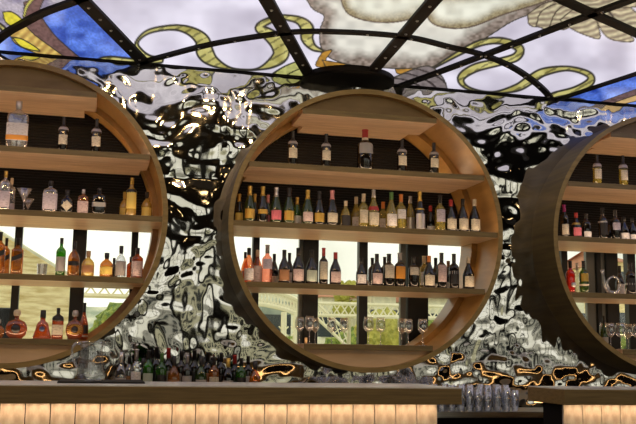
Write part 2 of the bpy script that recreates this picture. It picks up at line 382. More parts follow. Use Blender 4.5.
p.inputs['Base Color'].default_value = (.05, .05, .06, 1); p.inputs['Roughness'].default_value = .25; p.inputs['Specular IOR Level'].default_value = .12
xs = np.concatenate([np.arange(XL, -1.3, .12), np.arange(-1.3, 5.9, .0085), np.arange(5.9, XR+.1, .12)])
ys = np.arange(YS, YW+.03, .019)
Xg, Yg = np.meshgrid(xs, ys, indexing='ij')
colors = paint(Xg.ravel(), Yg.ravel())
glass = grid_mesh('ceiling', xs, ys, lambda X, Y: np.stack([X, Y, np.full_like(X, ZC)], 1), gm, colors=colors, kind='structure')
bm = BM(); box(bm, XL, XR, YS, YW+.2, ZC+.02, ZC+.06); link('ceiling', bm, MAT['dark'], kind='structure')
# steel ribs of the stained glass
hx, hy = on_z(343, 84, ZC)
frame = thing('ceiling_frame', (hx, YW-.4, ZC), 'black riveted steel rib frame with round hub under the stained glass ceiling', 'ceiling frame')
def rib(bar, width, label, rivets=9):
    pts = [on_z(u, v, ZC) for u, v in bar]
    if len(pts) > 2: pts = [tuple(q[:2]) for q in spline([(*p, 0) for p in pts], 6)]
    P = [Vector((x-pts[0][0], y-pts[0][1], 0)) for x, y in pts]
    bm = BM(); up = []; 
    for i, p in enumerate(P):
        d = (P[min(i+1, len(P)-1)]-P[max(i-1, 0)]).normalized(); n = Vector((-d.y, d.x, 0))*width/2
        up.append([bm.verts.new(p+s*n+Vector((0, 0, z))) for s, z in ((-1, -.005), (1, -.005), (1, -.03), (-1, -.03))])
    for A, B in zip(up[:-1], up[1:]):
        for k in range(4): bm.faces.new((A[k], A[(k+1) % 4], B[(k+1) % 4], B[k]))
    bm.faces.new(up[0]); bm.faces.new(up[-1][::-1])
    root = link('rib', bm, MAT['black'], frame); root.location = (pts[0][0]-hx, pts[0][1]-(YW-.4), 0); root['label'] = label
    if rivets:
        L = [0]
        for a, b in zip(P[:-1], P[1:]): L.append(L[-1]+(b-a).length)
        proto = None
        for k in range(rivets):
            s = L[-1]*(k+.5)/rivets; i = max(j for j in range(len(L)-1) if L[j] <= s); t = (s-L[i])/(L[i+1]-L[i]); q = P[i].lerp(P[i+1], t)
            if proto is None:
                bm = BM(); lathe(bm, [(0, -.040), (.009, -.038), (.013, -.031), (.013, -.028), (0, -.028)], 8); o = proto = link('rivet', bm, MAT['rivet'], root, True)
            else: o = proto.copy(); COL.objects.link(o); o.parent = root
            o.location = q
    return root
rib([(40, -45), (85, 0), (152, 69)], .115, 'wide black steel rib dividing the blue glass from the pale ribbon glass', 10)
rib([(245, -40), (268, 0), (312, 78)], .105, 'black steel rib running up from the hub, left of the pale clouds', 8)
rib([(468, -40), (432, 0), (372, 70)], .105, 'black steel rib rising from the hub across the pale clouds', 8)
rib([(745, -40), (624, 0), (461, 62), (384, 90)], .075, 'long black steel rib reaching from the hub past the cream feathers', 12)
rib([(500, -35), (568, 0), (636, 31), (680, 52)], .085, 'black steel rib across the upper right feathers', 0)
rib([(534, 106), (590, 87), (636, 72), (720, 44)], .05, 'thin black steel rib along the right edge of the pale glass, above the blue', 0)
rib([(98, 72), (121, 66), (165, 54), (212, 42), (260, 34), (300, 29.5), (345, 30), (385, 32.5), (416, 36.5), (450, 45), (480, 52), (510, 64), (533, 79), (548, 93), (557, 108)], .062, 'curved black steel rib arching across the whole pale glass field', 16)
rib([(-40, 72), (0, 36), (22, 22), (45, 10), (72, 0), (130, -22)], .075, 'curved black steel rib over the golden feather at the far left', 0)
# the wall-side edge strip of the ceiling and the hub
bm = BM(); box(bm, XL, XR, YW-.14, YW-.115, ZC-.02, ZC-.002); link('trim_1', bm, MAT['black'], kind='structure')
bm = BM(); lathe(bm, [(0, -.06), (.40, -.055), (.43, -.045), (.43, -.002), (0, -.002)], 48, off=(0, .24, 0))
# keep only the half in front of the wall
bmesh.ops.bisect_plane(bm, geom=bm.verts[:]+bm.edges[:]+bm.faces[:], plane_co=(0, .29, 0), plane_no=(0, 1, 0), clear_outer=True)
link('hub', bm, MAT['black'], frame)
# ================================================================ ROUND PORTALS
def chord(r, z): return math.sqrt(max(r*r-(z-CZ)**2, .0001))
def annulus(bm, ro, ri, y0, y1, seg=120):
    R = [[bm.verts.new((r*math.cos(2*PI*k/seg), y, r*math.sin(2*PI*k/seg))) for k in range(seg)] for r, y in ((ro, y0), (ri, y0), (ri, y1), (ro, y1))]
    for j in range(4):
        A, B = R[j], R[(j+1) % 4]
        for k in range(seg):
            f = bm.faces.new((A[k], A[(k+1) % seg], B[(k+1) % seg], B[k])); f.smooth = j in (1, 3)
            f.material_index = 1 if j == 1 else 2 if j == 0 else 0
    for e in bm.edges:
        if len(e.link_faces) == 2 and e.link_faces[0].smooth != e.link_faces[1].smooth: e.smooth = False
def segment(bm, r, zc, sign, y0, y1, n=40):
    """circular segment above (+1) or below (-1) height zc, relative to centre"""
    a = math.asin(zc/r) if sign > 0 else math.asin(-zc/r)
    t = [a+(PI-2*a)*k/n for k in range(n+1)]
    pts = [(r*math.cos(q), sign*r*math.sin(q)) for q in t]
    A = [bm.verts.new((x, y0, z)) for x, z in pts]; B = [bm.verts.new((x, y1, z)) for x, z in pts]
    bm.faces.new(A); bm.faces.new(B[::-1])
    for k in range(len(A)): j = (k+1) % len(A); bm.faces.new((A[k], A[j], B[j], B[k]))
PL = ('round wooden portal shelf at the left, holding decanters, whiskies and cognacs',
      'whole round wooden portal shelf in the middle, lined with champagne and wine bottles',
      'round wooden portal shelf at the right, cut off by the frame, with curtained window behind')
def build_portal(cx, label):
    root = thing('portal_shelf', (cx, YF, CZ), label, 'round shelf', 'round portal shelves on the mirror wall')
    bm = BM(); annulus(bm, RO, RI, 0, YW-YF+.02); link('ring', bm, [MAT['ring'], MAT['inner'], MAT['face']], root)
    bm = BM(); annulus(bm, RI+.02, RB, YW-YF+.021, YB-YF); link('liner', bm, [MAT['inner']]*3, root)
    for i, zt in enumerate(SH):
        z1 = zt; z0 = zt-ST; w = min(chord(RI, z0), chord(RI, z1))-.001; w2 = min(chord(RB, z0), chord(RB, z1))-.001
        bm = BM(); ym = YW-YF+.019
        box(bm, -w, w, .012, ym, z0-CZ, z1-CZ, 1, .0015); box(bm, -w2, w2, ym+.003, YB-YF-.013, z0-CZ, z1-CZ, 1)
        for f in bm.faces:
            if abs(f.normal.y) < .5 or f.calc_center_median().y > .1: f.material_index = 1
        bm.normal_update()
        for f in bm.faces:
            if abs(f.normal.y) > .9 and f.calc_center_median().y < .1: f.material_index = 0
        link('shelf', bm, [MAT['edge'], MAT['shelf']], root)
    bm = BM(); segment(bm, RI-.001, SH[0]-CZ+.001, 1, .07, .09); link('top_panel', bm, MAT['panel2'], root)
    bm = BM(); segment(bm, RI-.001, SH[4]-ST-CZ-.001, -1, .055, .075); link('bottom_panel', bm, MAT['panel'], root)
    # ribbed black back panels behind the two upper bays
    bm = BM()
    for zt, zb in ((SH[0]-ST, SH[1]), (SH[1]-ST, SH[2])):
        n = int((zt-zb)/.0245)
        for k in range(n):
            a = zb+(zt-zb)*k/n-CZ; b = a+(zt-zb)/n; w = chord(RB, max(abs(a), abs(b))+CZ)-.004
            box(bm, -w, w, YB-YF-.03, YB-YF-.004, a+.001, b-.009); box(bm, -w, w, YB-YF-.018, YB-YF-.003, b-.009, b+.001)
    rr = RB+.004; t0 = math.asin((SH[2]-ST-CZ+.002)/rr)
    pts = [(rr*math.cos(t0+(PI-2*t0)*q/60), rr*math.sin(t0+(PI-2*t0)*q/60)) for q in range(61)]
    A = [bm.verts.new((x, YB-YF-.012, z)) for x, z in pts]; B = [bm.verts.new((x, YB-YF+.004, z)) for x, z in pts]
    bm.faces.new(A); bm.faces.new(B[::-1])
    for k in range(len(A)): bm.faces.new((A[k], A[(k+1) % len(A)], B[(k+1) % len(A)], B[k]))
    link('back_panel', bm, MAT['ribs'], root)
    return root
for cx, l in zip(CX, PL): build_portal(cx, l)
# closing wall round the recess, outside of the liners, and the windows behind
bm = BM()
def holed(y):
    xs = sorted({XL, XR}); seg = 64
    # strips between portals built as polygons around circles
    bounds = [XL, (CX[0]+CX[1])/2, (CX[1]+CX[2])/2, XR]
    for c, a, b in zip(CX, bounds[:-1], bounds[1:]):
        r = RB+.006; z0, z1 = 0., ZC+.3
        ci = [bm.verts.new((c+r*math.cos(2*PI*k/seg), y, CZ+r*math.sin(2*PI*k/seg))) for k in range(seg)]
        ou = []
        for k in range(seg):
            dx, dz = math.cos(2*PI*k/seg), math.sin(2*PI*k/seg)
            tx = ((b-c) if dx > 0 else (a-c))/dx if abs(dx) > 1e-9 else 1e9; tz = ((z1-CZ) if dz > 0 else (z0-CZ))/dz if abs(dz) > 1e-9 else 1e9
            t = min(tx, tz); ou.append(bm.verts.new((c+dx*t, y, CZ+dz*t)))
        for k in range(seg): j = (k+1) % seg; bm.faces.new((ci[k], ci[j], ou[j], ou[k]))
holed(YB); link('wall_outer', bm, MAT['dark'], kind='structure')
YG = 8.62
MUL = ([(14, 21.5, 'm'), (72, 86, 'm'), (131, 137.5, 'm'), (-60, -46, 'm')],
       [(228, 233, 'm'), (252.5, 259, 'm'), (299.5, 303, 'g'), (303, 318, 'm'), (358.5, 367, 'm'), (400.5, 406, 'g'), (407, 427, 'm'), (470, 480, 'm')],
       [(560, 566, 'm'), (586, 594.5, 'g'), (595, 599, 'm'), (599.5, 604, 'g'), (604.5, 616, 'm'), (625.5, 633.5, 'm'), (540, 550, 'm'), (648, 655, 'm')])
for i, (c, ml) in enumerate(zip(CX, MUL)):
    bm = BM()
    for a, b, k in ml:
        xa = on_y(a, 255, YG)[0]; xb = on_y(b, 255, YG)[0]; box(bm, xa, xb, YG-.03 if k == 'm' else YG, YG+.05, 1.1, 2.75, 0 if k == 'm' else 1)
    box(bm, c-1.45, c+1.45, YG-.02, YG+.06, 1.05, 1.16); box(bm, c-1.45, c+1.45, YG-.02, YG+.06, 2.70, 2.80)
    w = link('window_%d' % (i+1), bm, [MAT['mull'], MAT['mgrey']], kind='structure')
    bm = BM(); box(bm, c-1.44, c+1.44, YG+.008, YG+.014, 1.16, 2.70); link('pane', bm, GL['pane'], w)
# ================================================================ BAR COUNTERS
tile = noisy('backlit_marble', (.56, .46, .38), (.92, .86, .78), (3, 3, 1.4), 5.2, .35, bump=.03, detail=9)
led = emis('warm_led', (1.0, .66, .36), 26.); led2 = emis('warm_led_soft', (1.0, .55, .20), 5.)
YC = 5.8
TW = .1453
def counter(x0, x1, depth, label, ends, gname):
    root = thing('bar_counter', (x0, YC, 0), label, 'bar counter', gname)
    L = x1-x0
    bm = BM(); box(bm, 0, L, 0, depth, ZT-.108, ZT-.006, 0, .004); link('slab', bm, MAT['counter'], root)
    bm = BM(); box(bm, .004, L-.004, .004, depth-.004, ZT-.006, ZT); link('top_sheet', bm, MAT['top'], root)
    a, b = ends; n = int(round((L-a-b)/TW)); n = max(n, 1); first = None
    for k in range(n):
        if first is None:
            bm = BM(); box(bm, 0, TW-.006, 0, .02, .10, ZT-.109, 0, .002); first = o = link('tile', bm, tile, root)
        else: o = first.copy(); COL.objects.link(o); o.parent = root
        o.location = (a+k*TW, .10, 0)
    bm = BM(); box(bm, a, a+n*TW, .125, depth-.15, .0, ZT-.11); link('carcass', bm, MAT['black'], root)
    bm = BM(); box(bm, a, a+n*TW, .030, .048, ZT-.1092, ZT-.1081); link('led_strip', bm, led, root)
    bm = BM(); box(bm, a, a+n*TW, depth-.03, depth-.015, ZT-.119, ZT-.1085); link('rear_led_strip', bm, led2, root)
    bm = BM(); box(bm, a, a+n*TW, .104, .3, .0, .10); link('plinth', bm, MAT['black'], root)
    return root
counter(-3.6, 2.362, .86, 'long wooden bar counter with glossy top and lit marble tiles below, at the left', (.02, .10), 'bar counters')
counter(3.098, 7.6, .55, 'shorter wooden bar counter at the right, its dark end face showing', (.045, .05), 'bar counters')
# back bar against the wall
ZK = .975
bm = BM()
root = thing('back_bar', (0, 7.0, 0), 'low steel back bar under the mirror wall, seen through the gap between the counters', 'back bar')
bm = BM(); box(bm, -3.6, 7.4, 0, .62, ZK-.05, ZK, 0, .004); link('worktop', bm, MAT['steel'], root)
bm = BM(); box(bm, -3.5, 7.3, .06, .60, .0, ZK-.05); link('carcass', bm, MAT['black'], root)
bm = BM(); box(bm, -3.6, 2.10, .25, .61, ZK, ZK+.09, 0, .004); link('bottle_step', bm, MAT['counter'], root)
bm = BM(); box(bm, 3.02, 3.30, .02, .055, ZK-.30, ZK-.13, 0, .004); link('drawer', bm, MAT['steel'], root)
root = thing('sink_shelf', (2.42, 6.35, 0), 'narrow steel service shelf in the gap between the two counters', 'shelf')
bm = BM(); box(bm, 0, .58, 0, .22, .80, .84, 0, .003); link('board', bm, MAT['steel'], root)
for x in (.02, .53):
    bm = BM(); box(bm, x, x+.03, .05, .08, 0, .80); link('leg', bm, MAT['steel'], root)

# ================================================================ BOTTLES AND GLASSES
def C_(n, c, r=.4, m=0.): return col_mat(n, c, r, m)
def paper(n, c):
    c = tuple(q*.88 for q in c); d = tuple(q*.62 for q in c); m = noisy(n, d, c, (55, 55, 160), 1.0, .6, detail=2, lo=.36, hi=.50); return m
CR = paper('cream_paper', (.62, .56, .44)); WH = paper('white_paper', (.76, .73, .73)); LV = paper('lavender_paper', (.56, .50, .58)); GD = C_('gold_foil', (.62, .40, .09), .3, .7)
PK = C_('pink_foil', (.72, .30, .30), .35, .4); SV = C_('silver_foil', (.55, .52, .52), .3, .8); RD = C_('red_capsule', (.42, .03, .03)); OR = C_('orange_capsule', (.72, .22, .04))
GN = C_('green_capsule', (.10, .22, .06)); BK = C_('black_capsule', (.015, .013, .014), .35); CC = C_('cream_capsule', (.66, .55, .40)); BR = C_('brown_label', (.30, .15, .07))
PL_ = paper('pink_label', (.60, .46, .45)); GG = C_('grey_green_label', (.36, .42, .36)); MG = C_('magenta_capsule', (.45, .04, .22)); OL = C_('orange_label', (.62, .26, .03)); GY = C_('grey_label', (.33, .31, .30))
RP = C_('rose_label', (.50, .12, .16)); CK = C_('cork', (.45, .28, .14), .8); AM = C_('amber_label', (.55, .30, .08)); YL = C_('yellow_label', (.70, .52, .12))
PROF = {   # r as a share of the body radius, z as a share of the height
 'burgundy': [(0, 0), (.93, 0), (1, .02), (1, .40), (.97, .46), (.80, .56), (.55, .66), (.38, .74), (.34, .80), (.34, .985), (.36, .985), (.36, 1), (0, 1)],
 'bordeaux': [(0, 0), (.95, 0), (1, .02), (1, .58), (.96, .63), (.75, .68), (.45, .72), (.38, .76), (.37, .97), (.41, .975), (.41, 1), (0, 1)],
 'champagne': [(0, 0), (.92, 0), (1, .03), (1, .38), (.95, .46), (.78, .57), (.55, .68), (.36, .80), (.32, .88), (.38, .92), (.40, .98), (.34, 1), (0, 1)],
 'spirit': [(0, 0), (.94, 0), (1, .02), (1, .62), (.95, .67), (.60, .73), (.36, .76), (.33, .80), (.33, .97), (.36, .97), (.36, 1), (0, 1)],
 'squat': [(0, 0), (.90, 0), (1, .05), (1, .46), (.92, .56), (.62, .66), (.32, .72), (.30, .80), (.34, .82), (.34, 1), (0, 1)],
 'decanter': [(0, 0), (.95, 0), (1, .02), (1, .66), (.90, .72), (.45, .77), (.28, .80), (.26, .84), (.30, .85), (.30, .99), (.26, 1), (0, 1)],
 'bell': [(0, 0), (.96, 0), (1, .06), (.90, .16), (.72, .36), (.66, .46), (.52, .56), (.28, .62), (.26, .72), (.30, .74), (.28, .99), (0, 1)],
 'orb': [(0, 0), (.55, 0), (.62, .03), (.86, .12), (.99, .26), (1, .36), (.92, .48), (.72, .58), (.36, .64), (.20, .67), (.19, .76), (.30, .80), (.34, .88), (.26, .98), (0, 1)],
 'tall': [(0, 0), (.88, 0), (.95, .02), (1, .18), (.98, .34), (.80, .48), (.52, .60), (.34, .70), (.29, .78), (.29, .985), (.32, .985), (.32, 1), (0, 1)],
}
CAPZ = dict(burgundy=.80, bordeaux=.78, champagne=.74, spirit=.80, squat=.76, decanter=.83, bell=.72, orb=.77, tall=.74)
def cut(prof, z0, z1):
    """the stretch of a profile between two heights"""
    out = []
    for (r0, a), (r1, b) in zip(prof[:-1], prof[1:]):
        if b <= a: continue
        lo, hi = max(a, z0), min(b, z1)
        if lo < hi:
            for z in (lo, hi):
                r = r0+(r1-r0)*(z-a)/(b-a)
                if not out or abs(out[-1][1]-z) > 1e-6: out.append((r, z))
    return out
def bottle(name, shape, loc, R, H, glass, cap, lab, label, cat='bottle', group=None, band=(.10, .36), sq=2., sy=1., neck=None, extra=None, rot=0.):
    root = thing(name, loc, label, cat, group); root.rotation_euler.z = rot
    P = PROF[shape]; zc = neck if neck is not None else CAPZ[shape]
    pr = [(r*R, z*H) for r, z in P]
    bm = BM(); lathe(bm, [(r, z) for r, z in pr if z <= zc*H]+[(x*R, z*H) for x, z in cut(P, zc-.001, zc)][-1:], 20, n=sq, sy=sy)
    link('glass_body', bm, GL[glass], root, True)
    bm = BM(); cp = cut(P, zc, 1.0); lathe(bm, [(0, zc*H)]+[(r*R+.0012, z*H) for r, z in cp if r > 0]+[(0, H+.001)], 14, sy=1 if sy > .8 else .8)
    link('stopper' if shape in ('decanter', 'orb', 'bell', 'squat') else 'capsule', bm, cap, root, True)
    if lab:
        b0, b1 = band
        bm = BM(); lp = cut(P, b0, b1); lathe(bm, [(r*R+.0014, z*H) for r, z in lp], 14, -PI/2-1.05, -PI/2+1.05, n=sq, sy=sy)
        link('label', bm, lab, root, True)
    if extra: extra(root, R, H, P)
    return root
def neckband(m, z0, z1):
    def f(root, R, H, P):
        bm = BM(); lathe(bm, [(r*R+.0018, z*H) for r, z in cut(P, z0, z1)], 14); link('neck_label', bm, m, root, True)
    return f
def medal(m, z, r, m2=None):
    """round emblem on the front of the body"""
    def f(root, R, H, P):
        rr = [a for a in cut(P, max(z-.01, 0), z)][-1][0]*R*(root.get('_sy', 1))
        bm = BM(); seg = 20
        for ring_r, off, mi in ((r, 0, 0), (r*.6, .0025, 1)):
            c = [bm.verts.new((ring_r*R*math.cos(2*PI*k/seg), -rr-.003-off, z*H+ring_r*R*math.sin(2*PI*k/seg))) for k in range(seg)]
            b = [bm.verts.new((ring_r*R*math.cos(2*PI*k/seg), -rr+.012, z*H+ring_r*R*math.sin(2*PI*k/seg))) for k in range(seg)]
            bm.faces.new(c).material_index = mi
            for k in range(seg): bm.faces.new((c[k], c[(k+1) % seg], b[(k+1) % seg], b[k])).material_index = mi
        link('emblem', bm, [m, m2 or m], root)
    return f
ROWY = {0: YF+.135, 1: YF+.255, 2: YF+.375}
SHN = ('top board', 'second board', 'third board', 'lowest board')
def put(px, top, row, shelf, shape, wpx, *a, **k):
    """stand a bottle on a shelf: pixel column of its axis, pixel row of its top, width in pixels"""
    y = ROWY[row]; z = SH[shelf]
    # invert: x at the base
    x = on_y(px, 250, y)[0]
    for _ in range(3):
        P = np.array([x, y, z-EYE+.10]); u = 318+F_PX*(P@RT)/(P@fw); x += (px-u)*y/F_PX
    P = np.array([x, y, z-EYE]); u = 318+F_PX*(P@RT)/(P@fw)
    H = on_y(u, top, y)[1]-z
    R = wpx/2/F_PX*(P@fw)
    cx = min(CX, key=lambda q: abs(q-x)); lim = min(chord(RI, z), chord(RI, z+H*.5), chord(RI, z+H) + R*.6)-R*1.03-.004
    x = max(cx-lim, min(cx+lim, x))
    return bottle(k.pop('name', 'wine_bottle'), shape, (x, y, z+.0005), R, H, *a, **k), x, y, H, R
# ---- middle portal, second board from the top: champagnes and whites (shelf index 1 carries the five lone bottles)
G1 = 'spaced bottles on the upper boards'
for px, tp, lbl in ((292.6, 131, 'small dark cream-labelled bottle, first from the left on top of the middle round shelf'),
                    (326, 134, 'small dark cream-labelled bottle just left of the red-capped magnum'),
                    (402, 140, 'small dark cream-labelled bottle just right of the red-capped magnum'),
                    (434, 143, 'small dark cream-labelled bottle, far right of the red-capped magnum, by the round wall')):
    put(px, tp, 0, 1, 'spirit', 9.5, 'wine', BK, CR, lbl, band=(.22, .50), neck=.58, extra=neckband(C_('pale_glass_neck', (.40, .36, .36)), .62, .70), group=G1)
put(365, 130, 0, 1, 'bordeaux', 16, 'wine', RD, GY, 'large magnum with red capsule and wide grey label, centre of the upper board', band=(.40, .66), group=G1, extra=neckband(CC, .74, .80))
for px, tp, lbl in ((63, 117, 'small dark cream-labelled bottle, nearer the large clear decanter, left round shelf'),
                    (96, 119, 'small dark cream-labelled bottle, farther from the large clear decanter, left round shelf')):
    put(px, tp, 0, 1, 'spirit', 9.5, 'wine', BK, CR, lbl, band=(.20, .48), neck=.58, group=G1, extra=neckband(C_('pale_glass_neck', (.40, .36, .36)), .62, .70))
for px, tp, lbl in ((597.3, 155, 'small cream-labelled bottle, left of two high on the right round shelf'),
                    (623.4, 156, 'small cream-labelled bottle, right of two high on the right round shelf')):
    put(px, tp, 0, 1, 'spirit', 8.5, 'yellow', BK, CR, lbl, band=(.20, .52), neck=.56, group=G1, extra=neckband(C_('pale_glass_neck', (.40, .36, .36)), .60, .70))
put(17, 101, 0, 1, 'decanter', 21, 'crystal', SV, WH, 'large clear decanter with white label and orange band, top left board', name='decanter', cat='decanter', band=(.16, .52), sq=4, sy=.6, extra=lambda r, R, H, P: (
    (lambda bm: (lathe(bm, [(q*R+.003, z*H) for q, z in cut(P, .17, .27)], 14, -PI/2-1.1, -PI/2+1.1, n=4, sy=.6), link('orange_band', bm, OL, r, True)))(BM())))
# ---- middle portal, row of champagnes and whites
G2 = 'champagne and white wine bottles on the middle round shelf'
R2 = [
 (239, 194, 1, 'champagne', 8.5, 'wine', GD, YL, 'small dark champagne bottle with gold neck, at the left end of the row'),
 (249.5, 186, 0, 'champagne', 11, 'green', GD, GD, 'tall champagne bottle with gold foil and gold label, second from the left'),
 (254.5, 194, 2, 'champagne', 8, 'wine', GD, None, 'champagne with orange gold foil, half hidden behind two gold-foiled bottles'),
 (262.5, 186.5, 0, 'champagne', 11, 'wine', GD, GD, 'black champagne bottle with long gold foil and small gold crest'),
 (267.8, 195, 2, 'champagne', 8, 'green', PK, RP, 'slim bottle with pink foil and pink base label, standing behind the black champagne'),
 (276, 187.5, 0, 'champagne', 11.5, 'green', SV, RP, 'green champagne bottle with silvery pink foil and rose label'),
 (288.8, 188, 0, 'champagne', 11.5, 'green', BK, GD, 'green champagne bottle with dark neck and gold base label'),
 (297, 197.5, 1, 'champagne', 9, 'brightgreen', GD, WH, 'half bottle of champagne with orange gold foil and bright green glass'),
 (307.5, 190, 0, 'champagne', 11.5, 'green', GD, PL_, 'green champagne bottle with gold foil and silver pink label'),
 (319, 191.5, 0, 'champagne', 11, 'wine', BK, GD, 'ornate black champagne bottle with painted gold flowers'),
 (332, 190.5, 0, 'champagne', 11.5, 'wine', PK, CR, 'dark champagne bottle with bright pink foil and cream label'),
 (345.5, 201, 0, 'burgundy', 10, 'yellow', CC, BK, 'short bottle with cream cap and black label, yellow at the shoulder'),
 (356, 197, 2, 'burgundy', 10, 'yellow', CC, WH, 'pale yellow wine with cream capsule and low white label, slightly behind'),
 (363.4, 194, 0, 'bordeaux', 9.5, 'yellow', CC, CR, 'yellow wine bottle with cream capsule and narrow upright label'),
 (373.5, 190, 0, 'burgundy', 11.2, 'yellow', SV, CR, 'white wine with grey foil and round red seal on its shoulder'),
 (383, 202, 2, 'bordeaux', 9.3, 'yellow', OR, WH, 'short bottle with orange capsule and bright white label, lower than its neighbours'),
 (391.3, 192.5, 0, 'burgundy', 11.5, 'yellow', GN, WH, 'white wine bottle with green capsule and large white label'),
 (401, 194.5, 0, 'bordeaux', 10, 'yellow', OR, WH, 'tall white wine bottle with orange capsule and printed white label'),
 (410.3, 196.5, 1, 'burgundy', 9.5, 'yellow', SV, SV, 'yellow wine bottle with silvery neck and small silver label'),
 (419.8, 191.5, 0, 'champagne', 10.5, 'wine', GD, SV, 'sparkling wine bottle with tall gold capsule, ring seal and pale gold label'),
 (430.5, 206, 1, 'burgundy', 9.5, 'wine', RD, WH, 'shortest bottle of the row with red capsule and low white label'),
 (440.2, 195.5, 0, 'bordeaux', 10, 'yellow', BK, LV, 'yellow wine bottle with black capsule and lavender label'),
 (451, 200, 0, 'burgundy', 11, 'wine', RD, CR, 'dark burgundy bottle with dull red capsule and wide cream label'),
 (462.8, 199, 0, 'burgundy', 11, 'wine', BK, CR, 'black-capped burgundy bottle with cream label, second from the right end'),
 (474.6, 199.5, 0, 'burgundy', 11, 'wine', CC, CR, 'dark burgundy bottle with cream capsule, at the right end of the champagne row'),
]
BANDS = {'champagne': (.10, .36), 'burgundy': (.08, .40), 'bordeaux': (.14, .52), 'spirit': (.12, .5), 'squat': (.12, .42), 'tall': (.12, .4), 'decanter': (.14, .5), 'bell': (.1, .3), 'orb': (.2, .4)}
def row(items, shelf, group, name='wine_bottle', extras={}):
    for i, it in enumerate(items):
        px, tp, rw, shp, w, gl, cp, lb, label = it[:9]; kw = it[9] if len(it) > 9 else {}
        kw = dict(kw); kw.setdefault('band', BANDS[shp]); kw.setdefault('name', 'champagne_bottle' if shp == 'champagne' else name)
        put(px, tp, rw, shelf, shp, w, gl, cp, lb, label, group=group, **kw)
R2[14] = R2[14]+(dict(extra=neckband(RD, .46, .56)),)
R2[11] = R2[11]+(dict(band=(.03, .44)),)
R2[15] = R2[15]+(dict(band=(.02, .44)),); R2[20] = R2[20]+(dict(band=(.02, .24)),)
R2[17] = R2[17]+(dict(band=(.30, .56)),); R2[21] = R2[21]+(dict(band=(.26, .60)),)
R2[19] = R2[19]+(dict(band=(.04, .42), extra=neckband(GD, .52, .56)),)
R2[3] = R2[3]+(dict(band=(.24, .36)),)
row(R2, 2, G2)
# ---- middle portal, red and rose row
G3 = 'red and rose wine bottles on the middle round shelf'
R3 = [
 (242.6, 252, 1, 'burgundy', 8, 'rose', BK, WH, 'small rose wine at the left end of the lower wine row, partly behind'),
 (248.6, 248, 0, 'burgundy', 11, 'rose', BK, WH, 'orange rose wine with dark capsule and white label marked in red', dict(band=(.05, .40))),
 (257.3, 250, 1, 'burgundy', 10.5, 'rose', CC, WH, 'rose wine with cream capsule and tall white label over orange shoulders', dict(band=(.05, .52))),
 (267, 245, 0, 'bordeaux', 10.5, 'pink', GY, LV, 'tall pink rose wine with grey capsule and lavender label', dict(band=(.36, .62))),
 (274, 254, 2, 'burgundy', 9, 'wine', BK, CR, 'dark bottle with small cream label tucked behind the tall rose wine', dict(band=(.06, .28))),
 (284, 250, 0, 'burgundy', 11.5, 'wine', BK, BR, 'dark burgundy bottle with square brown label'),
 (289.2, 253, 2, 'burgundy', 9, 'wine', BK, WH, 'dark bottle peeking out behind the brown-labelled burgundy'),
 (298, 248, 0, 'burgundy', 12, 'wine', BK, PL_, 'dark burgundy bottle with pale pink label, left of the thick black mullion'),
 (311.5, 250, 0, 'burgundy', 12, 'wine', BK, GG, 'dark bottle with grey green label in front of the black mullion'),
 (323.4, 248, 0, 'bordeaux', 9, 'wine', RD, CR, 'slim straight red wine bottle with red capsule and tall cream label', dict(band=(.14, .62))),
 (335.3, 252.5, 0, 'burgundy', 11.5, 'wine', RD, PL_, 'red-capped burgundy bottle with pale pink picture label, alone before bright glass'),
 (361.2, 258, 0, 'burgundy', 10.5, 'wine', BK, WH, 'narrow dark bottle with low white label, before the thin mullion'),
 (372.3, 258, 2, 'bordeaux', 8.5, 'wine', BK, None, 'plain dark bottle standing behind the pink-labelled burgundy right of the thin mullion'),
 (376.8, 254, 0, 'burgundy', 11.5, 'wine', BK, PL_, 'tall dark bottle with pale pink label, just right of the thin mullion'),
 (384.6, 257, 2, 'bordeaux', 8.5, 'wine', BK, None, 'plain dark bottle half hidden behind the high-shouldered bottle with tall label'),
 (388.9, 254, 0, 'bordeaux', 11, 'wine', BK, CR, 'high-shouldered dark bottle with tall greyish cream label', dict(band=(.26, .66))),
 (399.8, 253, 0, 'bordeaux', 11, 'wine', GY, OL, 'high-shouldered dark bottle with bright orange label', dict(band=(.24, .60))),
 (413.6, 257, 0, 'bordeaux', 10.5, 'wine', BK, CR, 'dark bottle with cream label before the wide black mullion', dict(band=(.40, .66))),
 (424, 256, 2, 'bordeaux', 9, 'yellow', CC, WH, 'yellow-necked bottle behind, between two dark ones at the wide black mullion'),
 (429, 256, 0, 'burgundy', 11.5, 'wine', OR, CR, 'dark burgundy bottle with orange brown capsule and cream label'),
 (435.7, 258, 2, 'burgundy', 9.5, 'wine', BK, WH, 'dark bottle with low white label behind the orange-capped burgundy', dict(band=(.03, .20))),
 (441.6, 253, 0, 'bordeaux', 10, 'wine', BK, PL_, 'tall slim dark bottle with long pinkish cream label near the row end', dict(band=(.18, .66))),
 (448.4, 261, 2, 'burgundy', 9.5, 'wine', BR, WH, 'shorter dark bottle with low white label behind two tall ones near the row end', dict(band=(.03, .28))),
 (454, 254, 0, 'bordeaux', 10, 'wine', BK, BK, 'black bottle with black label and white figures, last before the round wall', dict(extra=neckband(SV, .42, .50))),
 (468.5, 257, 0, 'burgundy', 11.5, 'wine', CC, CR, 'cream-capped burgundy bottle standing apart at the right end of the lower wine row'),
]
row(R3, 3, G3)
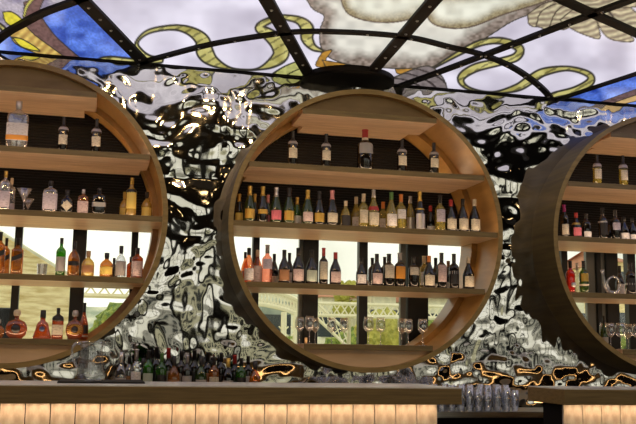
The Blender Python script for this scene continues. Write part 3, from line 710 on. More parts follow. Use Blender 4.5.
# ---- left portal, second bay: clear spirits
G4 = 'clear spirit bottles on the left round shelf'
dia = lambda r, R, H, P: (lambda bm: (bm.faces.new([bm.verts.new(p) for p in ((-.8*R, -R*.72-.004, .34*H), (0, -R*.72-.004, .10*H), (.8*R, -R*.72-.004, .34*H), (0, -R*.72-.004, .60*H))]), bmesh.ops.extrude_face_region(bm, geom=bm.faces[:]), link('diamond_label', bm, CR, r)))(BM())
def diamond(r, R, H, P):
    bm = BM(); q = ((-.82*R, .32*H), (0, .08*H), (.82*R, .32*H), (0, .56*H))
    A = [bm.verts.new((x, -R*.74, z)) for x, z in q]; B = [bm.verts.new((x, -R*.60, z)) for x, z in q]
    bm.faces.new(A); bm.faces.new(B[::-1])
    for k in range(4): bm.faces.new((A[k], A[(k+1) % 4], B[(k+1) % 4], B[k]))
    link('diamond_label', bm, CR, r)
R4 = [
 (4.5, 171, 0, 'decanter', 11, 'crystal', GD, LV, 'tall clear bottle with gilt stopper and lavender label, at the left edge of the photo', dict(band=(.08, .48), sq=3)),
 (10.5, 178, 2, 'decanter', 9, 'crystal', CC, LV, 'slim pale bottle standing behind the gilt-stoppered one at the left edge', dict(band=(.04, .3))),
 (50, 181, 0, 'decanter', 14, 'crystal', BK, LV, 'square clear bottle with black stopper and lavender label', dict(band=(.10, .60), sq=6, sy=.6)),
 (67, 190, 0, 'squat', 13, 'wine', BK, None, 'squat dark bottle with cream diamond label', dict(sy=.7, sq=2.6, extra=diamond)),
 (83, 189.5, 0, 'decanter', 10.5, 'amber', SV, PL_, 'small square amber bottle with glass stopper and pink label', dict(band=(.04, .52), sq=4, sy=.75)),
 (99, 188, 0, 'decanter', 13.5, 'wine', BK, SV, 'square dark bottle with small silver label, right of the amber one', dict(band=(.30, .46), sq=5, sy=.6)),
 (131, 178, 0, 'spirit', 10.5, 'gold', GD, YL, 'tall ornate golden bottle with pale figure, gleaming before black panel', dict(band=(.2, .62), neck=.84, extra=neckband(BK, .60, .70))),
 (124, 192, 2, 'squat', 9, 'gold', GD, YL, 'small golden bottle half hidden behind the tall ornate golden one', {}),
 (146.5, 192, 1, 'squat', 10.5, 'gold', BK, YL, 'small round golden bottle with black stopper at the right end of its board', {}),
]
for k in range(len(R4)): R4[k][9]['name'] = 'spirit_bottle'
row(R4, 2, G4)
def martini(px, tp, rw, wpx, label, shelf=2):
    y = ROWY[rw]; z = SH[shelf]; x = on_y(px, 200, y)[0]; d = np.array([x, y, z-EYE])@fw
    u = px; H = on_y(px, tp, y)[1]-z; R = wpx/2/F_PX*d
    root = thing('martini_glass', (x, y, z+.0005), label, 'glass', 'martini glasses')
    bm = BM(); lathe(bm, [(.003, H*.42), (R, H), (R-.002, H), (.002, H*.44)], 20); link('bowl', bm, GL['crystal'], root, True)
    bm = BM(); lathe(bm, [(0, .004), (.003, .006), (.0035, H*.43), (0, H*.43)], 8); link('stem', bm, GL['crystal'], root, True)
    bm = BM(); lathe(bm, [(0, 0), (R*.75, 0), (R*.75, .002), (.004, .006), (0, .006)], 20); link('foot', bm, GL['crystal'], root, True)
martini(24, 189, 0, 15, 'larger martini glass on the spirit board, standing in front and taller')
martini(28.5, 199, 2, 13, 'smaller martini glass behind the taller one on the spirit board')
# ---- left portal, whisky row
G5 = 'whisky bottles on the left round shelf'
def slant(r, R, H, P):
    bm = BM(); y = -R-.002
    q = ((-R*.9, .34*H), (R*.9, .46*H), (R*.9, .58*H), (-R*.9, .46*H))
    A = [bm.verts.new((x, y, z)) for x, z in q]; B = [bm.verts.new((x, y+.008, z)) for x, z in q]
    bm.faces.new(A); bm.faces.new(B[::-1])
    for k in range(4): bm.faces.new((A[k], A[(k+1) % 4], B[(k+1) % 4], B[k]))
    link('slanted_label', bm, BK, r)
R5 = [
 (-1, 232, 0, 'spirit', 11, 'amber', BK, None, 'amber whisky bottle cut by the left edge of the photo', dict(extra=slant, sq=3)),
 (5.2, 238, 2, 'spirit', 8.5, 'amber', BK, None, 'slimmer amber bottle just inside the left edge, behind another', dict(extra=slant)),
 (17, 238, 0, 'spirit', 11.5, 'amber', BK, None, 'square amber whisky bottle with slanted black label before the mullion', dict(extra=slant, sq=5)),
 (60.5, 238, 0, 'spirit', 9.5, 'brightgreen', BK, GY, 'green whisky bottle with dark label', dict(band=(.12, .5), neck=.84)),
 (73.5, 241, 0, 'squat', 11.5, 'amber', BK, BK, 'amber bottle with round shoulders and dark neck, right of the green one', dict(band=(.30, .42))),
 (88, 251, 0, 'squat', 12.5, 'gold', CK, BR, 'squat pale gold bottle with brown crest and cork stopper', dict(band=(.16, .44))),
 (106.5, 253, 0, 'squat', 13, 'amber', BK, YL, 'wide squat amber bottle with yellow label', dict(band=(.12, .42))),
 (120.6, 246, 0, 'squat', 11, 'clear', BK, GY, 'bottle with grey brown label and clear shoulders', dict(band=(.06, .52))),
 (113.8, 258, 2, 'squat', 7.5, 'wine', BK, None, 'small dark bottle between the yellow-labelled and grey-labelled ones', {}),
 (137, 248, 0, 'spirit', 11.5, 'cognac', BK, PL_, 'reddish amber whisky with dark cap and pink label at the right end', dict(band=(.06, .56))),
 (130.6, 257, 2, 'spirit', 8, 'cognac', BK, None, 'short reddish bottle mostly hidden behind the pink-labelled whisky', {}),
]
for k in range(len(R5)): R5[k][9]['name'] = 'whisky_bottle'
row(R5, 3, G5)
def tumbler(name, x, y, z, R, H, label, cat='glass', group=None, facets=10):
    bm = BM(); lathe(bm, [(0, 0), (R*.88, 0), (R, H), (R*.93, H), (R*.80, H*.18), (0, H*.18)], facets)
    o = link(name, bm, GL['crystal']); o.location = (x, y, z); return tag(o, label, cat, group)
x, _ = on_y(42, 270, ROWY[0]); tumbler('cut_glass_tumbler', x, ROWY[0], SH[3]+.0005, .042, .095, 'cut crystal tumbler standing alone between two whiskies')
# ---- left portal, cognac row
def rays(r, R, H, P):
    bm = BM(); n = 22; z0 = .33*H; ry = R*.42
    for k in range(n):
        a = 2*PI*k/n; tube(bm, [(R*.42*math.cos(a), -ry*1.02, z0+R*.42*math.sin(a)), (R*.88*math.cos(a), -ry*.50, z0+R*.88*math.sin(a))], .0042, 5)
    link('sunburst_ribs', bm, GD, r)
    bm = BM(); lathe(bm, [(0, -.004), (R*.30, -.004), (R*.36, 0), (R*.30, .012), (0, .012)], 20)
    bmesh.ops.rotate(bm, verts=bm.verts[:], matrix=Matrix.Rotation(PI/2, 3, 'X')); bmesh.ops.translate(bm, verts=bm.verts[:], vec=(0, -ry*1.12, z0))
    link('emblem', bm, BK, r, True)
def crest(m, rad=.5, z=.33, dep=.55, inner=None):
    def f(r, R, H, P):
        bm = BM(); lathe(bm, [(0, -.005), (R*rad*.9, -.004), (R*rad, 0), (R*rad, .02), (0, .02)], 22)
        bmesh.ops.rotate(bm, verts=bm.verts[:], matrix=Matrix.Rotation(PI/2, 3, 'X')); bmesh.ops.translate(bm, verts=bm.verts[:], vec=(0, -R*dep-.008, z*H))
        link('emblem', bm, m, r, True)
        if inner:
            bm = BM(); lathe(bm, [(0, -.005), (R*rad*.5, -.004), (R*rad*.5, .006), (0, .006)], 18)
            bmesh.ops.rotate(bm, verts=bm.verts[:], matrix=Matrix.Rotation(PI/2, 3, 'X')); bmesh.ops.translate(bm, verts=bm.verts[:], vec=(0, -R*dep-.016, z*H))
            link('emblem_centre', bm, inner, r, True)
    return f
G6 = 'cognac decanters on the lowest board of the left round shelf'
R6 = [
 (-1.5, 319, 0, 'orb', 12, 'amber', SV, None, 'orange decanter mostly cut off by the left edge of the photo', dict(sy=.5)),
 (16.5, 309.5, 0, 'orb', 21, 'cognac', CC, None, 'widest round cognac decanter with black oval emblem and pale stopper', dict(sy=.45, extra=crest(BK, .42, .33, .45, GY))),
 (42.5, 310, 0, 'bell', 18, 'cognac', BK, None, 'bell-shaped red cognac decanter with black stopper and pale blue crest', dict(sy=.6, extra=crest(C_('navy_crest', (.05, .06, .14)), .30, .34, .52, C_('pale_crest', (.55, .6, .62))))),
 (57.6, 308, 0, 'decanter', 11, 'cognac', BK, CR, 'small square cognac bottle with long dark neck and cream label', dict(sq=4, sy=.6, band=(.14, .46), neck=.58)),
 (74.8, 310, 0, 'orb', 17.5, 'cognac', SV, None, 'round cognac decanter with golden sunburst ribs and black centre', dict(sy=.45, extra=rays)),
 (90, 303, 1, 'tall', 9.6, 'cognac', BK, BK, 'tallest cognac bottle, tapered, with dark label, at the right end of its row', dict(band=(.16, .40), extra=neckband(SV, .08, .12))),
]
for k in range(len(R6)): R6[k][9]['name'] = 'cognac_decanter'; R6[k][9]['cat'] = 'decanter'
row(R6, 4, G6)
# ---- right portal rows
G7 = 'bottles on the champagne level of the right round shelf'
R7 = [
 (564.5, 205, 0, 'bordeaux', 8.5, 'wine', MG, CR, 'dark bottle with bright magenta capsule and cream label', dict(band=(.08, .40))),
 (576.3, 213, 0, 'burgundy', 10, 'wine', RD, RP, 'dark bottle with red and gold wrapped neck', dict(extra=neckband(GD, .52, .60))),
 (586.5, 214, 0, 'bordeaux', 9, 'wine', BK, WH, 'dark bottle with white base label, left of a wide empty gap', dict(band=(.02, .28))),
 (603, 208, 0, 'bordeaux', 9, 'wine', BK, BK, 'tall black bottle with silver band, right of the wide empty gap', dict(extra=neckband(SV, .52, .57))),
 (609.8, 220, 2, 'burgundy', 9, 'wine', BK, WH, 'short bottle with white base label between two tall black ones', dict(band=(.04, .2))),
 (615.6, 210, 0, 'bordeaux', 9.5, 'wine', BK, LV, 'tall dark bottle with high lavender label', dict(band=(.32, .56))),
 (624, 217, 0, 'burgundy', 10, 'wine', BK, WH, 'dark burgundy bottle with white label, next to last at the right edge', dict(band=(.05, .3))),
 (632.5, 218, 0, 'burgundy', 9, 'wine', BK, WH, 'dark burgundy bottle with white base label at the right edge of the photo', dict(band=(.04, .26))),
]
row(R7, 2, G7)
G8 = 'bottles on the lower wine level of the right round shelf'
R8 = [
 (570.5, 261, 0, 'bordeaux', 9, 'red', BK, None, 'bright red bottle with white oval label', dict(extra=crest(WH, .5, .24, .95))),
 (584, 261, 0, 'bordeaux', 9, 'green', BK, GD, 'dark green bottle with gold label, right of the bright red one', dict(band=(.36, .60), extra=neckband(CC, .22, .28))),
 (577.5, 263, 2, 'bordeaux', 7, 'clear', SV, None, 'clear bottle behind, between the red and the green ones', {}),
 (620, 266, 2, 'burgundy', 9, 'wine', BK, WH, 'dark bottle behind the looped glass decanter', {}),
 (630.5, 263, 0, 'bordeaux', 10.5, 'wine', BK, BK, 'black bottle at the right edge, beside the looped glass decanter', dict(extra=neckband(SV, .30, .36))),
]
row(R8, 3, G8)
y = ROWY[0]; x, _ = on_y(611.5, 285, y)
root = thing('looped_decanter', (x, y, SH[3]+.001), 'curled clear glass wine decanter with a looping neck', 'decanter')
bm = BM(); pts = [(-.088, 0, .20), (-.078, 0, .13), (-.058, 0, .06), (-.02, 0, .020), (.035, 0, .016), (.075, 0, .045), (.088, 0, .095), (.068, 0, .145), (.02, 0, .165), (-.028, 0, .14), (-.045, 0, .09), (-.02, 0, .05)]
sp = spline(pts, 5); tube(bm, [tuple(p) for p in sp], [.009+.011*math.sin(PI*min(1, k/(len(sp)*.55)))*(k < len(sp)*.55) for k in range(len(sp))], 12); link('loop', bm, GL['crystal'], root, True)
bm = BM(); lathe(bm, [(.012, 0), (.019, .03), (.021, .03), (.014, 0)], 14, off=(-.090, 0, .198)); link('mouth', bm, GL['crystal'], root, True)
# ---- wine glasses on the lowest boards
def wine_glass(loc, H, R, label, group, fill=None):
    root = thing('wine_glass', loc, label, 'wine glass', group)
    bm = BM(); lathe(bm, [(.003, .44*H), (R*.55, .50*H), (R*.93, .60*H), (R, .70*H), (R*.92, .85*H), (R*.78, H), (R*.74, H)], 20)
    link('bowl', bm, GL['thin'], root, True)
    bm = BM(); lathe(bm, [(0, .012*H), (.0035, .03*H), (.003, .45*H), (0, .45*H)], 8); link('stem', bm, GL['crystal'], root, True)
    bm = BM(); lathe(bm, [(0, 0), (R*.85, 0), (R*.85, .008*H), (.004, .03*H), (0, .03*H)], 20); link('foot', bm, GL['crystal'], root, True)
    return root
def place_glass(px, tp, rw, w, label, group):
    y = ROWY[rw]; z = SH[4]; x = on_y(px, 330, y)[0]; d = np.array([x, y, z-EYE])@fw
    return wine_glass((x, y, z+.0005), on_y(px, tp, y)[1]-z, w/2/F_PX*d, label, group)
GW = 'wine glasses on the lowest board of the middle round shelf'
for px, tp, rw, w, lb in ((299.5, 317, 0, 9.5, 'wide wine glass at the left end of the lowest board'),
    (309.5, 316, 0, 10, 'wine glass before the thick black mullion, second from the left'),
    (315.3, 318, 2, 8.5, 'wine glass standing behind, at the right edge of the thick black mullion'),
    (331.5, 318, 1, 9.5, 'wine glass before the pale railing, left of a close pair'),
    (344, 318, 1, 9.5, 'wine glass before the pale ironwork column, right of the pair'),
    (368.5, 317, 0, 11, 'large wine glass just right of the thin mullion'),
    (380.6, 317.5, 0, 10, 'wine glass before green foliage, second right of the thin mullion'),
    (401.8, 318.5, 2, 9.5, 'wine glass at the grey mullion, left and behind of a close pair'),
    (408.2, 319, 0, 9.5, 'wine glass before the wide black mullion, right of the pair'),
    (422.8, 319, 0, 10.5, 'last wine glass at the right end of the lowest board')):
    place_glass(px, tp, rw, w, lb, GW)
GX = 'wine glasses on the lowest board of the right round shelf'
for px, tp, rw, w, lb in ((603.5, 323, 2, 8, 'slim wine glass, leftmost on the lowest board of the right round shelf'),
    (610.5, 323, 0, 9, 'wine glass second from the left on the right round shelf'),
    (620.5, 323, 0, 10.5, 'wide wine glass third from the left on the right round shelf'),
    (628, 324, 2, 9.5, 'wine glass standing behind, next to the right edge of the photo'),
    (637, 324, 0, 9.5, 'wine glass cut by the right edge of the photo')):
    place_glass(px, tp, rw, w, lb, GX)
put(600.5, 316, 1, 4, 'squat', 7.5, 'green', BK, GY, 'small dark green bottle left of the wine glasses, lowest board at right', name='spirit_bottle')
x, _ = on_y(306, 340, ROWY[0]-.06); bm = BM(); lathe(bm, [(0, 0), (.011, 0), (.012, .002), (.012, .048), (.011, .05), (0, .05)], 12)
o = link('cork', bm, CK, None, True); o.location = (x, ROWY[0]-.06, SH[4]+.0005); tag(o, 'brown cork standing between two wine glasses', 'cork')
# ---- on the bar: rubber mat and jug
xa, xb = on_z(57, 383.5, ZT)[0], on_z(146, 384, ZT)[0]
yj = YC+.50
bm = BM(); box(bm, on_y(58, 382, yj)[0], on_y(144, 382, yj)[0], YC+.36, YC+.84, ZT+.0005, ZT+.012, 0, .003); o = link('bar_mat', bm, MAT['mat_rubber']); tag(o, 'long black rubber bar mat lying on the counter under the glass jug', 'bar mat')
xj = on_y(91, 365, yj)[0]; zb = ZT+.0125; HJ = on_y(92, 341.5, yj)[1]-zb; RJ = .088
root = thing('glass_jug', (xj, yj, zb), 'large clear glass jug with handle on the black bar mat', 'jug')
bm = BM(); lathe(bm, [(0, 0), (RJ*.92, 0), (RJ, .02*HJ), (RJ, .22*HJ), (RJ*.93, .5*HJ), (RJ*.80, .78*HJ), (RJ*.84, .92*HJ), (RJ*.94, HJ), (RJ*.90, HJ)], 28)
link('body', bm, GL['clear'], root, True)
bm = BM(); tube(bm, [tuple(p) for p in spline([(-RJ*.80, 0, .93*HJ), (-RJ*1.15, 0, .95*HJ), (-RJ*1.42, 0, .80*HJ), (-RJ*1.30, 0, .55*HJ), (-RJ*.98, 0, .33*HJ)], 5)], .008, 10); link('handle', bm, GL['crystal'], root, True)
bm = BM(); lathe(bm, [(RJ*.86, .9*HJ), (RJ*1.10, 1.0*HJ), (RJ*1.06, 1.0*HJ), (RJ*.84, .9*HJ)], 10, -.5, .5); link('spout', bm, GL['crystal'], root, True)
# ---- bottles crowding the step of the back bar
GB = 'bottles crowding the back bar'
yb = (7.36, 7.47); zs = ZK+.0905
spec = [(121, 352, 'squat', 'clear', SV, GY), (129, 356, 'spirit', 'clear', BK, BR), (136, 349, 'bordeaux', 'clear', SV, WH), (143, 358, 'squat', 'wine', BK, CR), (148, 350, 'spirit', 'brightgreen', BK, GG),
 (156, 347, 'bordeaux', 'wine', BK, BK), (161.5, 353, 'spirit', 'brightgreen', GN, BK), (168, 348, 'bordeaux', 'wine', RD, GY), (174, 356, 'squat', 'amber', BK, BR), (181, 351, 'spirit', 'wine', BK, CR),
 (187, 355, 'spirit', 'wine', SV, GY), (194, 350, 'bordeaux', 'wine', BK, BK), (201, 356, 'squat', 'green', BK, GY), (207.5, 352, 'bordeaux', 'wine', BK, BR), (214, 357, 'spirit', 'amber', BK, CR),
 (221, 353, 'spirit', 'wine', BK, BK), (228, 358, 'squat', 'wine', GD, GY), (234.5, 355, 'bordeaux', 'wine', RD, BK), (241, 358, 'spirit', 'brightgreen', BK, BK), (248, 356, 'spirit', 'wine', BK, WH), (255, 361, 'squat', 'amber', BK, BR)]
words = ['clear squat bottle with silver cap, nearest the glass jug on the back bar', 'clear bottle with brown label, between two clear ones right of the jug', 'tall clear bottle with white label right of the jug', 'squat black bottle with cream label left of the first green bottle',
 'bright green bottle, first one right of the jug', 'tall plain black bottle between the two bright green ones', 'bright green bottle with green cap and black label', 'tall dark bottle with red cap, right of the second green bottle', 'squat amber bottle right of the red-capped one', 'dark bottle with cream label, left half of the back bar',
 'dark bottle with silver cap on the back bar', 'tall black bottle below the dark gap between round shelves', 'squat dark green bottle on the back bar', 'tall dark bottle with brown label on the back bar', 'amber bottle with cream label under the middle round shelf edge',
 'plain black bottle right of the amber cream-labelled one', 'squat black bottle with gold cap on the back bar', 'tall black bottle with red cap, left of the last green bottle', 'bright green bottle nearest the right end of the back bar row', 'black bottle with white label near the right end of the back bar row', 'squat amber bottle ending the back bar row at the right']
for i, ((px, tp, shp, g, c, l), w) in enumerate(zip(spec, words)):
    y = yb[i % 2]; x = on_y(px, 370, y)[0]; H = on_y(px, tp, y)[1]-zs
    bottle('spirit_bottle', shp, (x, y, zs), .041 if shp != 'squat' else .046, H, g, c, l, w, group=GB, band=BANDS[shp])
# ---- glasses on the low back bar seen in the gap and above the end of the counter
GT = 'highball glasses crowded in rows on the back bar'
proto = None; ORD = ('first', 'second', 'third', 'fourth', 'fifth', 'sixth', 'seventh', 'eighth', 'ninth', 'tenth', 'eleventh', 'twelfth', 'thirteenth', 'fourteenth', 'fifteenth', 'sixteenth')
for r, y in enumerate((7.06, 7.15, 7.24, 7.33, 7.42)):
    for k in range(16):
        x = 2.15+k*.079+(r % 2)*.035+.006*math.sin(k*5+r*3)
        if x > 3.50: continue
        h = .15+.018*((k*7+r*3) % 4)
        if proto is None:
            bm = BM(); lathe(bm, [(0, 0), (.026, 0), (.034, .16), (.032, .16), (.025, .018), (0, .018)], 12); o = proto = link('highball_glass', bm, GL['thin'], None, True)
        else: o = proto.copy(); COL.objects.link(o)
        o.location = (x, y, ZK+.0005); o.scale = (1, 1, h/.16)
        tag(o, 'clear highball glass, %s from the left in the %s row in the gap' % (ORD[k], ('front', 'second', 'third', 'fourth', 'rear')[r]), 'glass', GT)
# stemmed glasses hanging over the counter end
GS = 'upturned stemmed glasses behind the counter end'
for k in range(9):
    x = 1.84+k*.105
    root = thing('coupe_glass', (x, 7.525, ZK+.0905 if x < 2.12 else ZK+.0005), 'upturned stemmed glass, %s from the left behind the highball glasses' % ORD[k], 'glass', GS)
    hh = .17 if x < 2.12 else .25
    bm = BM(); lathe(bm, [(.036, 0), (.042, .3*hh), (.03, .5*hh), (.004, .56*hh), (.003, .5*hh), (.028, .46*hh), (.039, .3*hh), (.034, 0)], 16); link('bowl', bm, GL['crystal'], root, True)
    bm = BM(); lathe(bm, [(0, .55*hh), (.003, .55*hh), (.003, .97*hh), (0, .97*hh)], 8); link('stem', bm, GL['crystal'], root, True)
    bm = BM(); lathe(bm, [(0, .97*hh), (.032, .985*hh), (.032, hh), (0, hh)], 16); link('foot', bm, GL['crystal'], root, True)
# ---- pendant lamps hanging in the tall room behind, mirrored in the hammered wall
glow = emis('warm_globe', (1.0, .66, .30), 7.)
proto = None
PW = ('globe pendant lamp over the left seating, nearest the bar', 'globe pendant lamp high over the left windows', 'globe pendant lamp left of the middle aisle', 'globe pendant lamp over the middle aisle, nearest the bar', 'globe pendant lamp high over the second window', 'globe pendant lamp right of the middle aisle',
      'globe pendant lamp over the right seating, nearest the bar', 'globe pendant lamp high over the third window', 'globe pendant lamp at the far right corner', 'globe pendant lamp by the left side wall')
for (x, y, z), w in zip(((-2.6, 2.6, 4.5), (-1.6, -2.2, 5.1), (-.6, .6, 4.3), (1.2, 2.7, 4.7), (2.0, -2.0, 4.9), (3.0, .9, 4.4), (4.6, 2.5, 4.6), (5.6, -1.7, 5.0), (7.4, .7, 4.5), (-4.4, .2, 4.7)), PW):
    root = thing('pendant_lamp', (x, y, z), w, 'lamp', 'globe pendant lamps')
    if proto is None:
        bm = BM(); lathe(bm, [(.11*math.sin(PI*k/10) if 0 < k < 10 else 0, -.11*math.cos(PI*k/10)) for k in range(11)], 16); g1 = link('globe', bm, glow, root, True)
        bm = BM(); lathe(bm, [(.04, .10), (.03, .15), (.006, .16), (.006, 6.08-4.5), (0, 6.08-4.5)], 8); g2 = link('cord', bm, MAT['black'], root); proto = (g1, g2)
    else:
        for g in proto: q = g.copy(); COL.objects.link(q); q.parent = root
# ================================================================ OUTSIDE THE WINDOWS
def mesh_box_thing(name, x0, x1, y0, y1, z0, z1, m, label, cat, group=None):
    root = thing(name, ((x0+x1)/2, y0, z0), label, cat, group); cx = (x0+x1)/2
    bm = BM(); box(bm, x0-cx, x1-cx, 0, y1-y0, 0, z1-z0); link('wall', bm, m, root)
    return root, cx
def windows(root, w, h, nx, nz, z0=.5, m=None):
    first = None
    for i in range(nx):
        for j in range(nz):
            if first is None:
                bm = BM(); box(bm, -.25, .25, -.04, .05, -.4, .4); first = o = link('window', bm, m or MAT['pane_dark'], root)
            else: o = first.copy(); COL.objects.link(o); o.parent = root
            o.location = (-w/2+w*(i+.5)/nx, 0, z0+(h-z0)*(j+.5)/nz)
bm = BM(); box(bm, -30, 60, YG+.4, 70, -6.2, -6.0); link('ground', bm, MAT['teal'], kind='structure')
# gabled sandstone building beyond the left window
yg = 16.
q = [on_y(-60, 196, yg), on_y(80, 283, yg)]
root = thing('gabled_building', (q[0][0], yg, -6), 'yellow sandstone building with sloping gable seen through the left round shelf', 'building')
bm = BM(); x0, z0 = q[0]; x1, z1 = q[1]; P = [(0, 0), (x1-x0, 0), (x1-x0, z1+6), (0, z0+6), (-(x1-x0), z1+6), (-(x1-x0), 0)]
A = [bm.verts.new((x, 0, z)) for x, z in P]; B = [bm.verts.new((x, 5, z)) for x, z in P]; bm.faces.new(A); bm.faces.new(B[::-1])
for k in range(6): bm.faces.new((A[k], A[(k+1) % 6], B[(k+1) % 6], B[k]))
link('wall', bm, MAT['brick'], root)
bm = BM()
for s in (1, -1): tube(bm, [(0, -.06, z0+6.02), (s*(x1-x0)*1.02, -.06, z1+6.0)], .025, 6)
link('gable_trim', bm, MAT['facade'], root)
# cream iron lattice footbridge
def lattice(bm, p0, p1, h, bay, t=.035):
    p0, p1 = Vector(p0), Vector(p1); L = (p1-p0).length; n = max(2, int(L/bay)); up = Vector((0, 0, h))
    tube(bm, [p0, p1], t*1.6, 5); tube(bm, [p0+up, p1+up], t*1.6, 5)
    for k in range(n):
        a = p0.lerp(p1, k/n); b = p0.lerp(p1, (k+1)/n); tube(bm, [a, b+up], t*.7, 4); tube(bm, [a+up, b], t*.7, 4)
yi = 19.
root = thing('iron_footbridge', (0, yi, 0), 'cream painted iron lattice footbridge outside, seen through the middle round shelf', 'bridge')
a = on_y(317, 315, yi); b = on_y(450, 317, yi); hL = on_y(317, 303, yi)[1]-a[1]
bm = BM(); lattice(bm, (a[0], 0, a[1]), (b[0]+2, 0, a[1]), hL, .17, .026); link('deck_girder', bm, MAT['white_iron'], root)
a2 = on_y(317, 318, yi); b2 = on_y(350, 349, yi)
bm = BM(); lattice(bm, (a2[0], 0, a2[1]), (b2[0], 0, b2[1]), .30, .22, .022); link('stair_railing', bm, MAT['white_iron'], root)
c0 = on_y(354, 350, yi); c1 = on_y(354, 317, yi)
bm = BM(); lattice(bm, (c0[0]-.12, 0, -6), (c0[0]-.12, 0, c1[1]), 0.001, .3, .03)
for s in (-.12, .12): tube(bm, [(c0[0]+s, 0, -6), (c0[0]+s, 0, c1[1])], .035, 6)
for k in range(30): z = -6+k*.25; tube(bm, [(c0[0]-.12, 0, z), (c0[0]+.12, 0, z+.25)], .02, 4); tube(bm, [(c0[0]+.12, 0, z), (c0[0]-.12, 0, z+.25)], .02, 4)
link('column', bm, MAT['white_iron'], root)
arch = [on_y(u, v, yi) for u, v in ((222, 309), (240, 305), (258, 304), (276, 307), (292, 312), (306, 320))]; bm = BM()
sp = spline([(x, z, 0) for x, z in arch], 5)
up = [(p[0], p[1]+.30) for p in sp]
tube(bm, [(p[0], 0, p[1]) for p in sp], .05, 6); tube(bm, [(p[0], 0, p[1]+.30) for p in sp], .05, 6)
for i in range(len(sp)-1): tube(bm, [(sp[i][0], 0, sp[i][1]), (sp[i+1][0], 0, sp[i+1][1]+.3)], .022, 4); tube(bm, [(sp[i][0], 0, sp[i][1]+.3), (sp[i+1][0], 0, sp[i+1][1])], .022, 4)
link('arch', bm, MAT['white_iron'], root)
bm = BM()
for u in (284, 296):
    x, z = on_y(u, 312, yi); tube(bm, [(x, 0, -6), (x, 0, z)], .06, 6)
    for k in range(28): zz = z-.3-k*.26; tube(bm, [(x-.1, 0, zz), (x+.1, 0, zz-.2)], .02, 4); tube(bm, [(x+.1, 0, zz), (x-.1, 0, zz-.2)], .02, 4)
link('arch_post', bm, MAT['white_iron'], root)
a = on_y(84, 297, yi); b = on_y(135, 297, yi); bm = BM(); lattice(bm, (a[0], 0, a[1]), (b[0]+.8, 0, a[1]), .34, .25, .03)
r2 = thing('iron_railing', (0, yi-.6, 0), 'cream iron lattice railing outside, low in the left round window', 'railing'); link('lattice', bm, MAT['white_iron'], r2)
bm = BM()
for k in range(14):
    x = on_y(-6+k*1.6, 320, 13)[0]; tube(bm, [(x, 0, on_y(0, 340, 13)[1]), (x, 0, on_y(0, 309, 13)[1])], .012, 5)
r3 = thing('iron_fence', (0, 13, 0), 'dark iron picket fence outside at the lower left corner of the left window', 'fence'); link('pickets', bm, MAT['mull'], r3)
bm = BM(); z = on_y(0, 309, 13)[1]; tube(bm, [(on_y(-8, 320, 13)[0], 0, z), (on_y(16, 320, 13)[0], 0, z)], .02, 6); link('rail', bm, MAT['mull'], r3)
# houses on the far side
def house(px0, px1, top, y, m, label, roofm=None, nx=3, nz=2, group='houses beyond the bridge'):
    x0, z1 = on_y(px0, top, y); x1 = on_y(px1, top, y)[0]
    r, cx = mesh_box_thing('house', x0, x1, y, y+5, -6, z1, m, label, 'house', group); w = x1-x0
    windows(r, w, z1+6, nx, nz+2, 2.0)
    if roofm:
        bm = BM(); hgt = .7; A = [bm.verts.new(p) for p in ((-w/2-.1, -.2, z1+6), (w/2+.1, -.2, z1+6), (w/2+.1, 5, z1+6), (-w/2-.1, 5, z1+6))]
        T = [bm.verts.new((-w/2+.4, 2.4, z1+6+hgt)), bm.verts.new((w/2-.4, 2.4, z1+6+hgt))]
        bm.faces.new(A[::-1]); bm.faces.new((A[0], A[1], T[1], T[0])); bm.faces.new((A[1], A[2], T[1])); bm.faces.new((A[2], A[3], T[0], T[1])); bm.faces.new((A[3], A[0], T[0]))
        link('roof', bm, roofm, r)
    return r
house(322, 343, 297, 30, MAT['facade'], 'far pale house with red roof above the bridge girder', MAT['roof'])
house(374, 396, 294, 31, MAT['facade'], 'far pale house behind the foliage, right of the thin mullion', MAT['roof'])
house(347, 372, 300, 40, MAT['facade'], 'far pale flat-topped house straddling the thin mullion')
house(425, 455, 298, 30, MAT['facade'], 'far pale house at the right end of the middle window', MAT['roof'])
house(262, 298, 301, 38, MAT['slate'], 'far grey green house behind the iron arch')
house(566, 584, 296, 26, MAT['facade'], 'pale house low in the right round window')
house(614, 628, 262, 30, MAT['brick'], 'tall yellow house with roof cornice through the right round window', MAT['roof'], 2, 4)
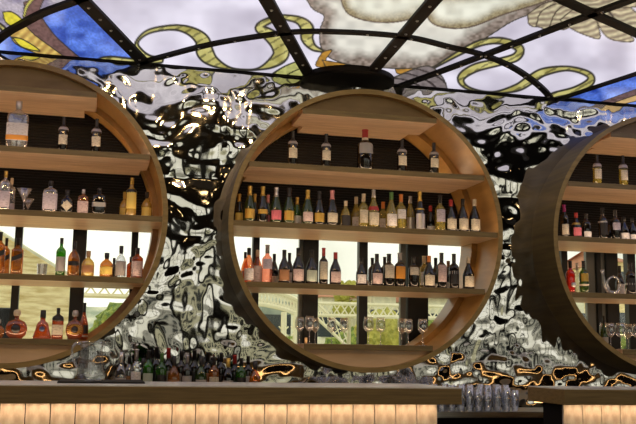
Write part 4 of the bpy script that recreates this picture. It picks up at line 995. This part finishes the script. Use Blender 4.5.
def tree(px, top, y, r, m, label, group='trees beyond the bridge'):
    x, z = on_y(px, top, y); root = thing('tree', (x, y, -6), label, 'tree', group); rng = random.Random(int(px))
    bm = BM()
    for k in range(9):
        c = Vector((rng.uniform(-r, r)*.7, rng.uniform(-r, r)*.5, z+6-r*.55-rng.random()*r*1.6)); s = r*rng.uniform(.4, .62)
        t = bmesh.ops.create_icosphere(bm, subdivisions=3, radius=s)['verts']
        for v in t: v.co = v.co*(1+.18*math.sin(v.co.x*23/r+k)*math.cos(v.co.z*19/r+k*2))+c
    link('foliage', bm, m, root)
    bm = BM(); tube(bm, [(0, 0, 0), (.05, 0, (z+6)*.5), (0, 0, z+6-r*.6)], [.14, .11, .06], 8); link('trunk', bm, MAT['bark'], root)
tree(385, 308, 22, .75, MAT['leafy'], 'yellow green tree between the mullions behind the wine glasses')
tree(346, 278, 26, .45, MAT['leafy'], 'small yellow treetop peeping above the third board')
tree(350, 320, 24, .8, MAT['leaf'], 'dark green tree behind the iron column')
tree(272, 322, 24, .8, MAT['leaf'], 'green tree low behind the iron arch')
tree(112, 303, 23, .9, MAT['leaf'], 'green shrub tree low in the left round window')
tree(436, 312, 24, .7, MAT['leaf'], 'green tree low at the right end of the middle window')
tree(582, 318, 22, .6, MAT['leafy'], 'yellow green tree low in the right round window')
tree(620, 316, 24, .5, MAT['leaf'], 'green tree at the foot of the tall yellow house')
# distant hillside closing the view below the skyline
xs_ = np.linspace(-30, 60, 120); ys_ = np.linspace(40, 64, 20)
grid_mesh('hill', xs_, ys_, lambda X, Y: np.stack([X, Y, -6+(Y-40)/24*(10.0+2.2*vnoise(X/6+40, Y/9+5, 31))], 1), MAT['teal'], kind='structure')

# street behind the room: seen only as glints in the hammered wall
for x0, x1, zt, m, w in ((-12, -4.6, 2.6, 'facade', 'grey house across the street behind the left rear window'), (-4.2, 2.6, 1.9, 'pale_street', 'light grey house across the street behind the middle rear windows'),
                      (3.0, 8.2, 2.9, 'facade', 'pale house across the street behind the third rear window'), (8.6, 22, 2.1, 'pale_street', 'light grey house across the street behind the right rear window')):
    r, cx = mesh_box_thing('house', x0, x1, -16, -10, -.5, zt, MAT[m], w, 'house', 'houses across the street behind')
    first = None
    for i in range(int((x1-x0)/1.1)):
        for z in (1.0, 2.3):
            if z > zt: continue
            if first is None: bm = BM(); box(bm, -.28, .28, 5.97, 6.03, -.4, .4); first = o = link('window', bm, MAT['pane_dark'], r)
            else: o = first.copy(); COL.objects.link(o); o.parent = r
            o.location = (x0-cx+.6+i*1.1, 0, z)
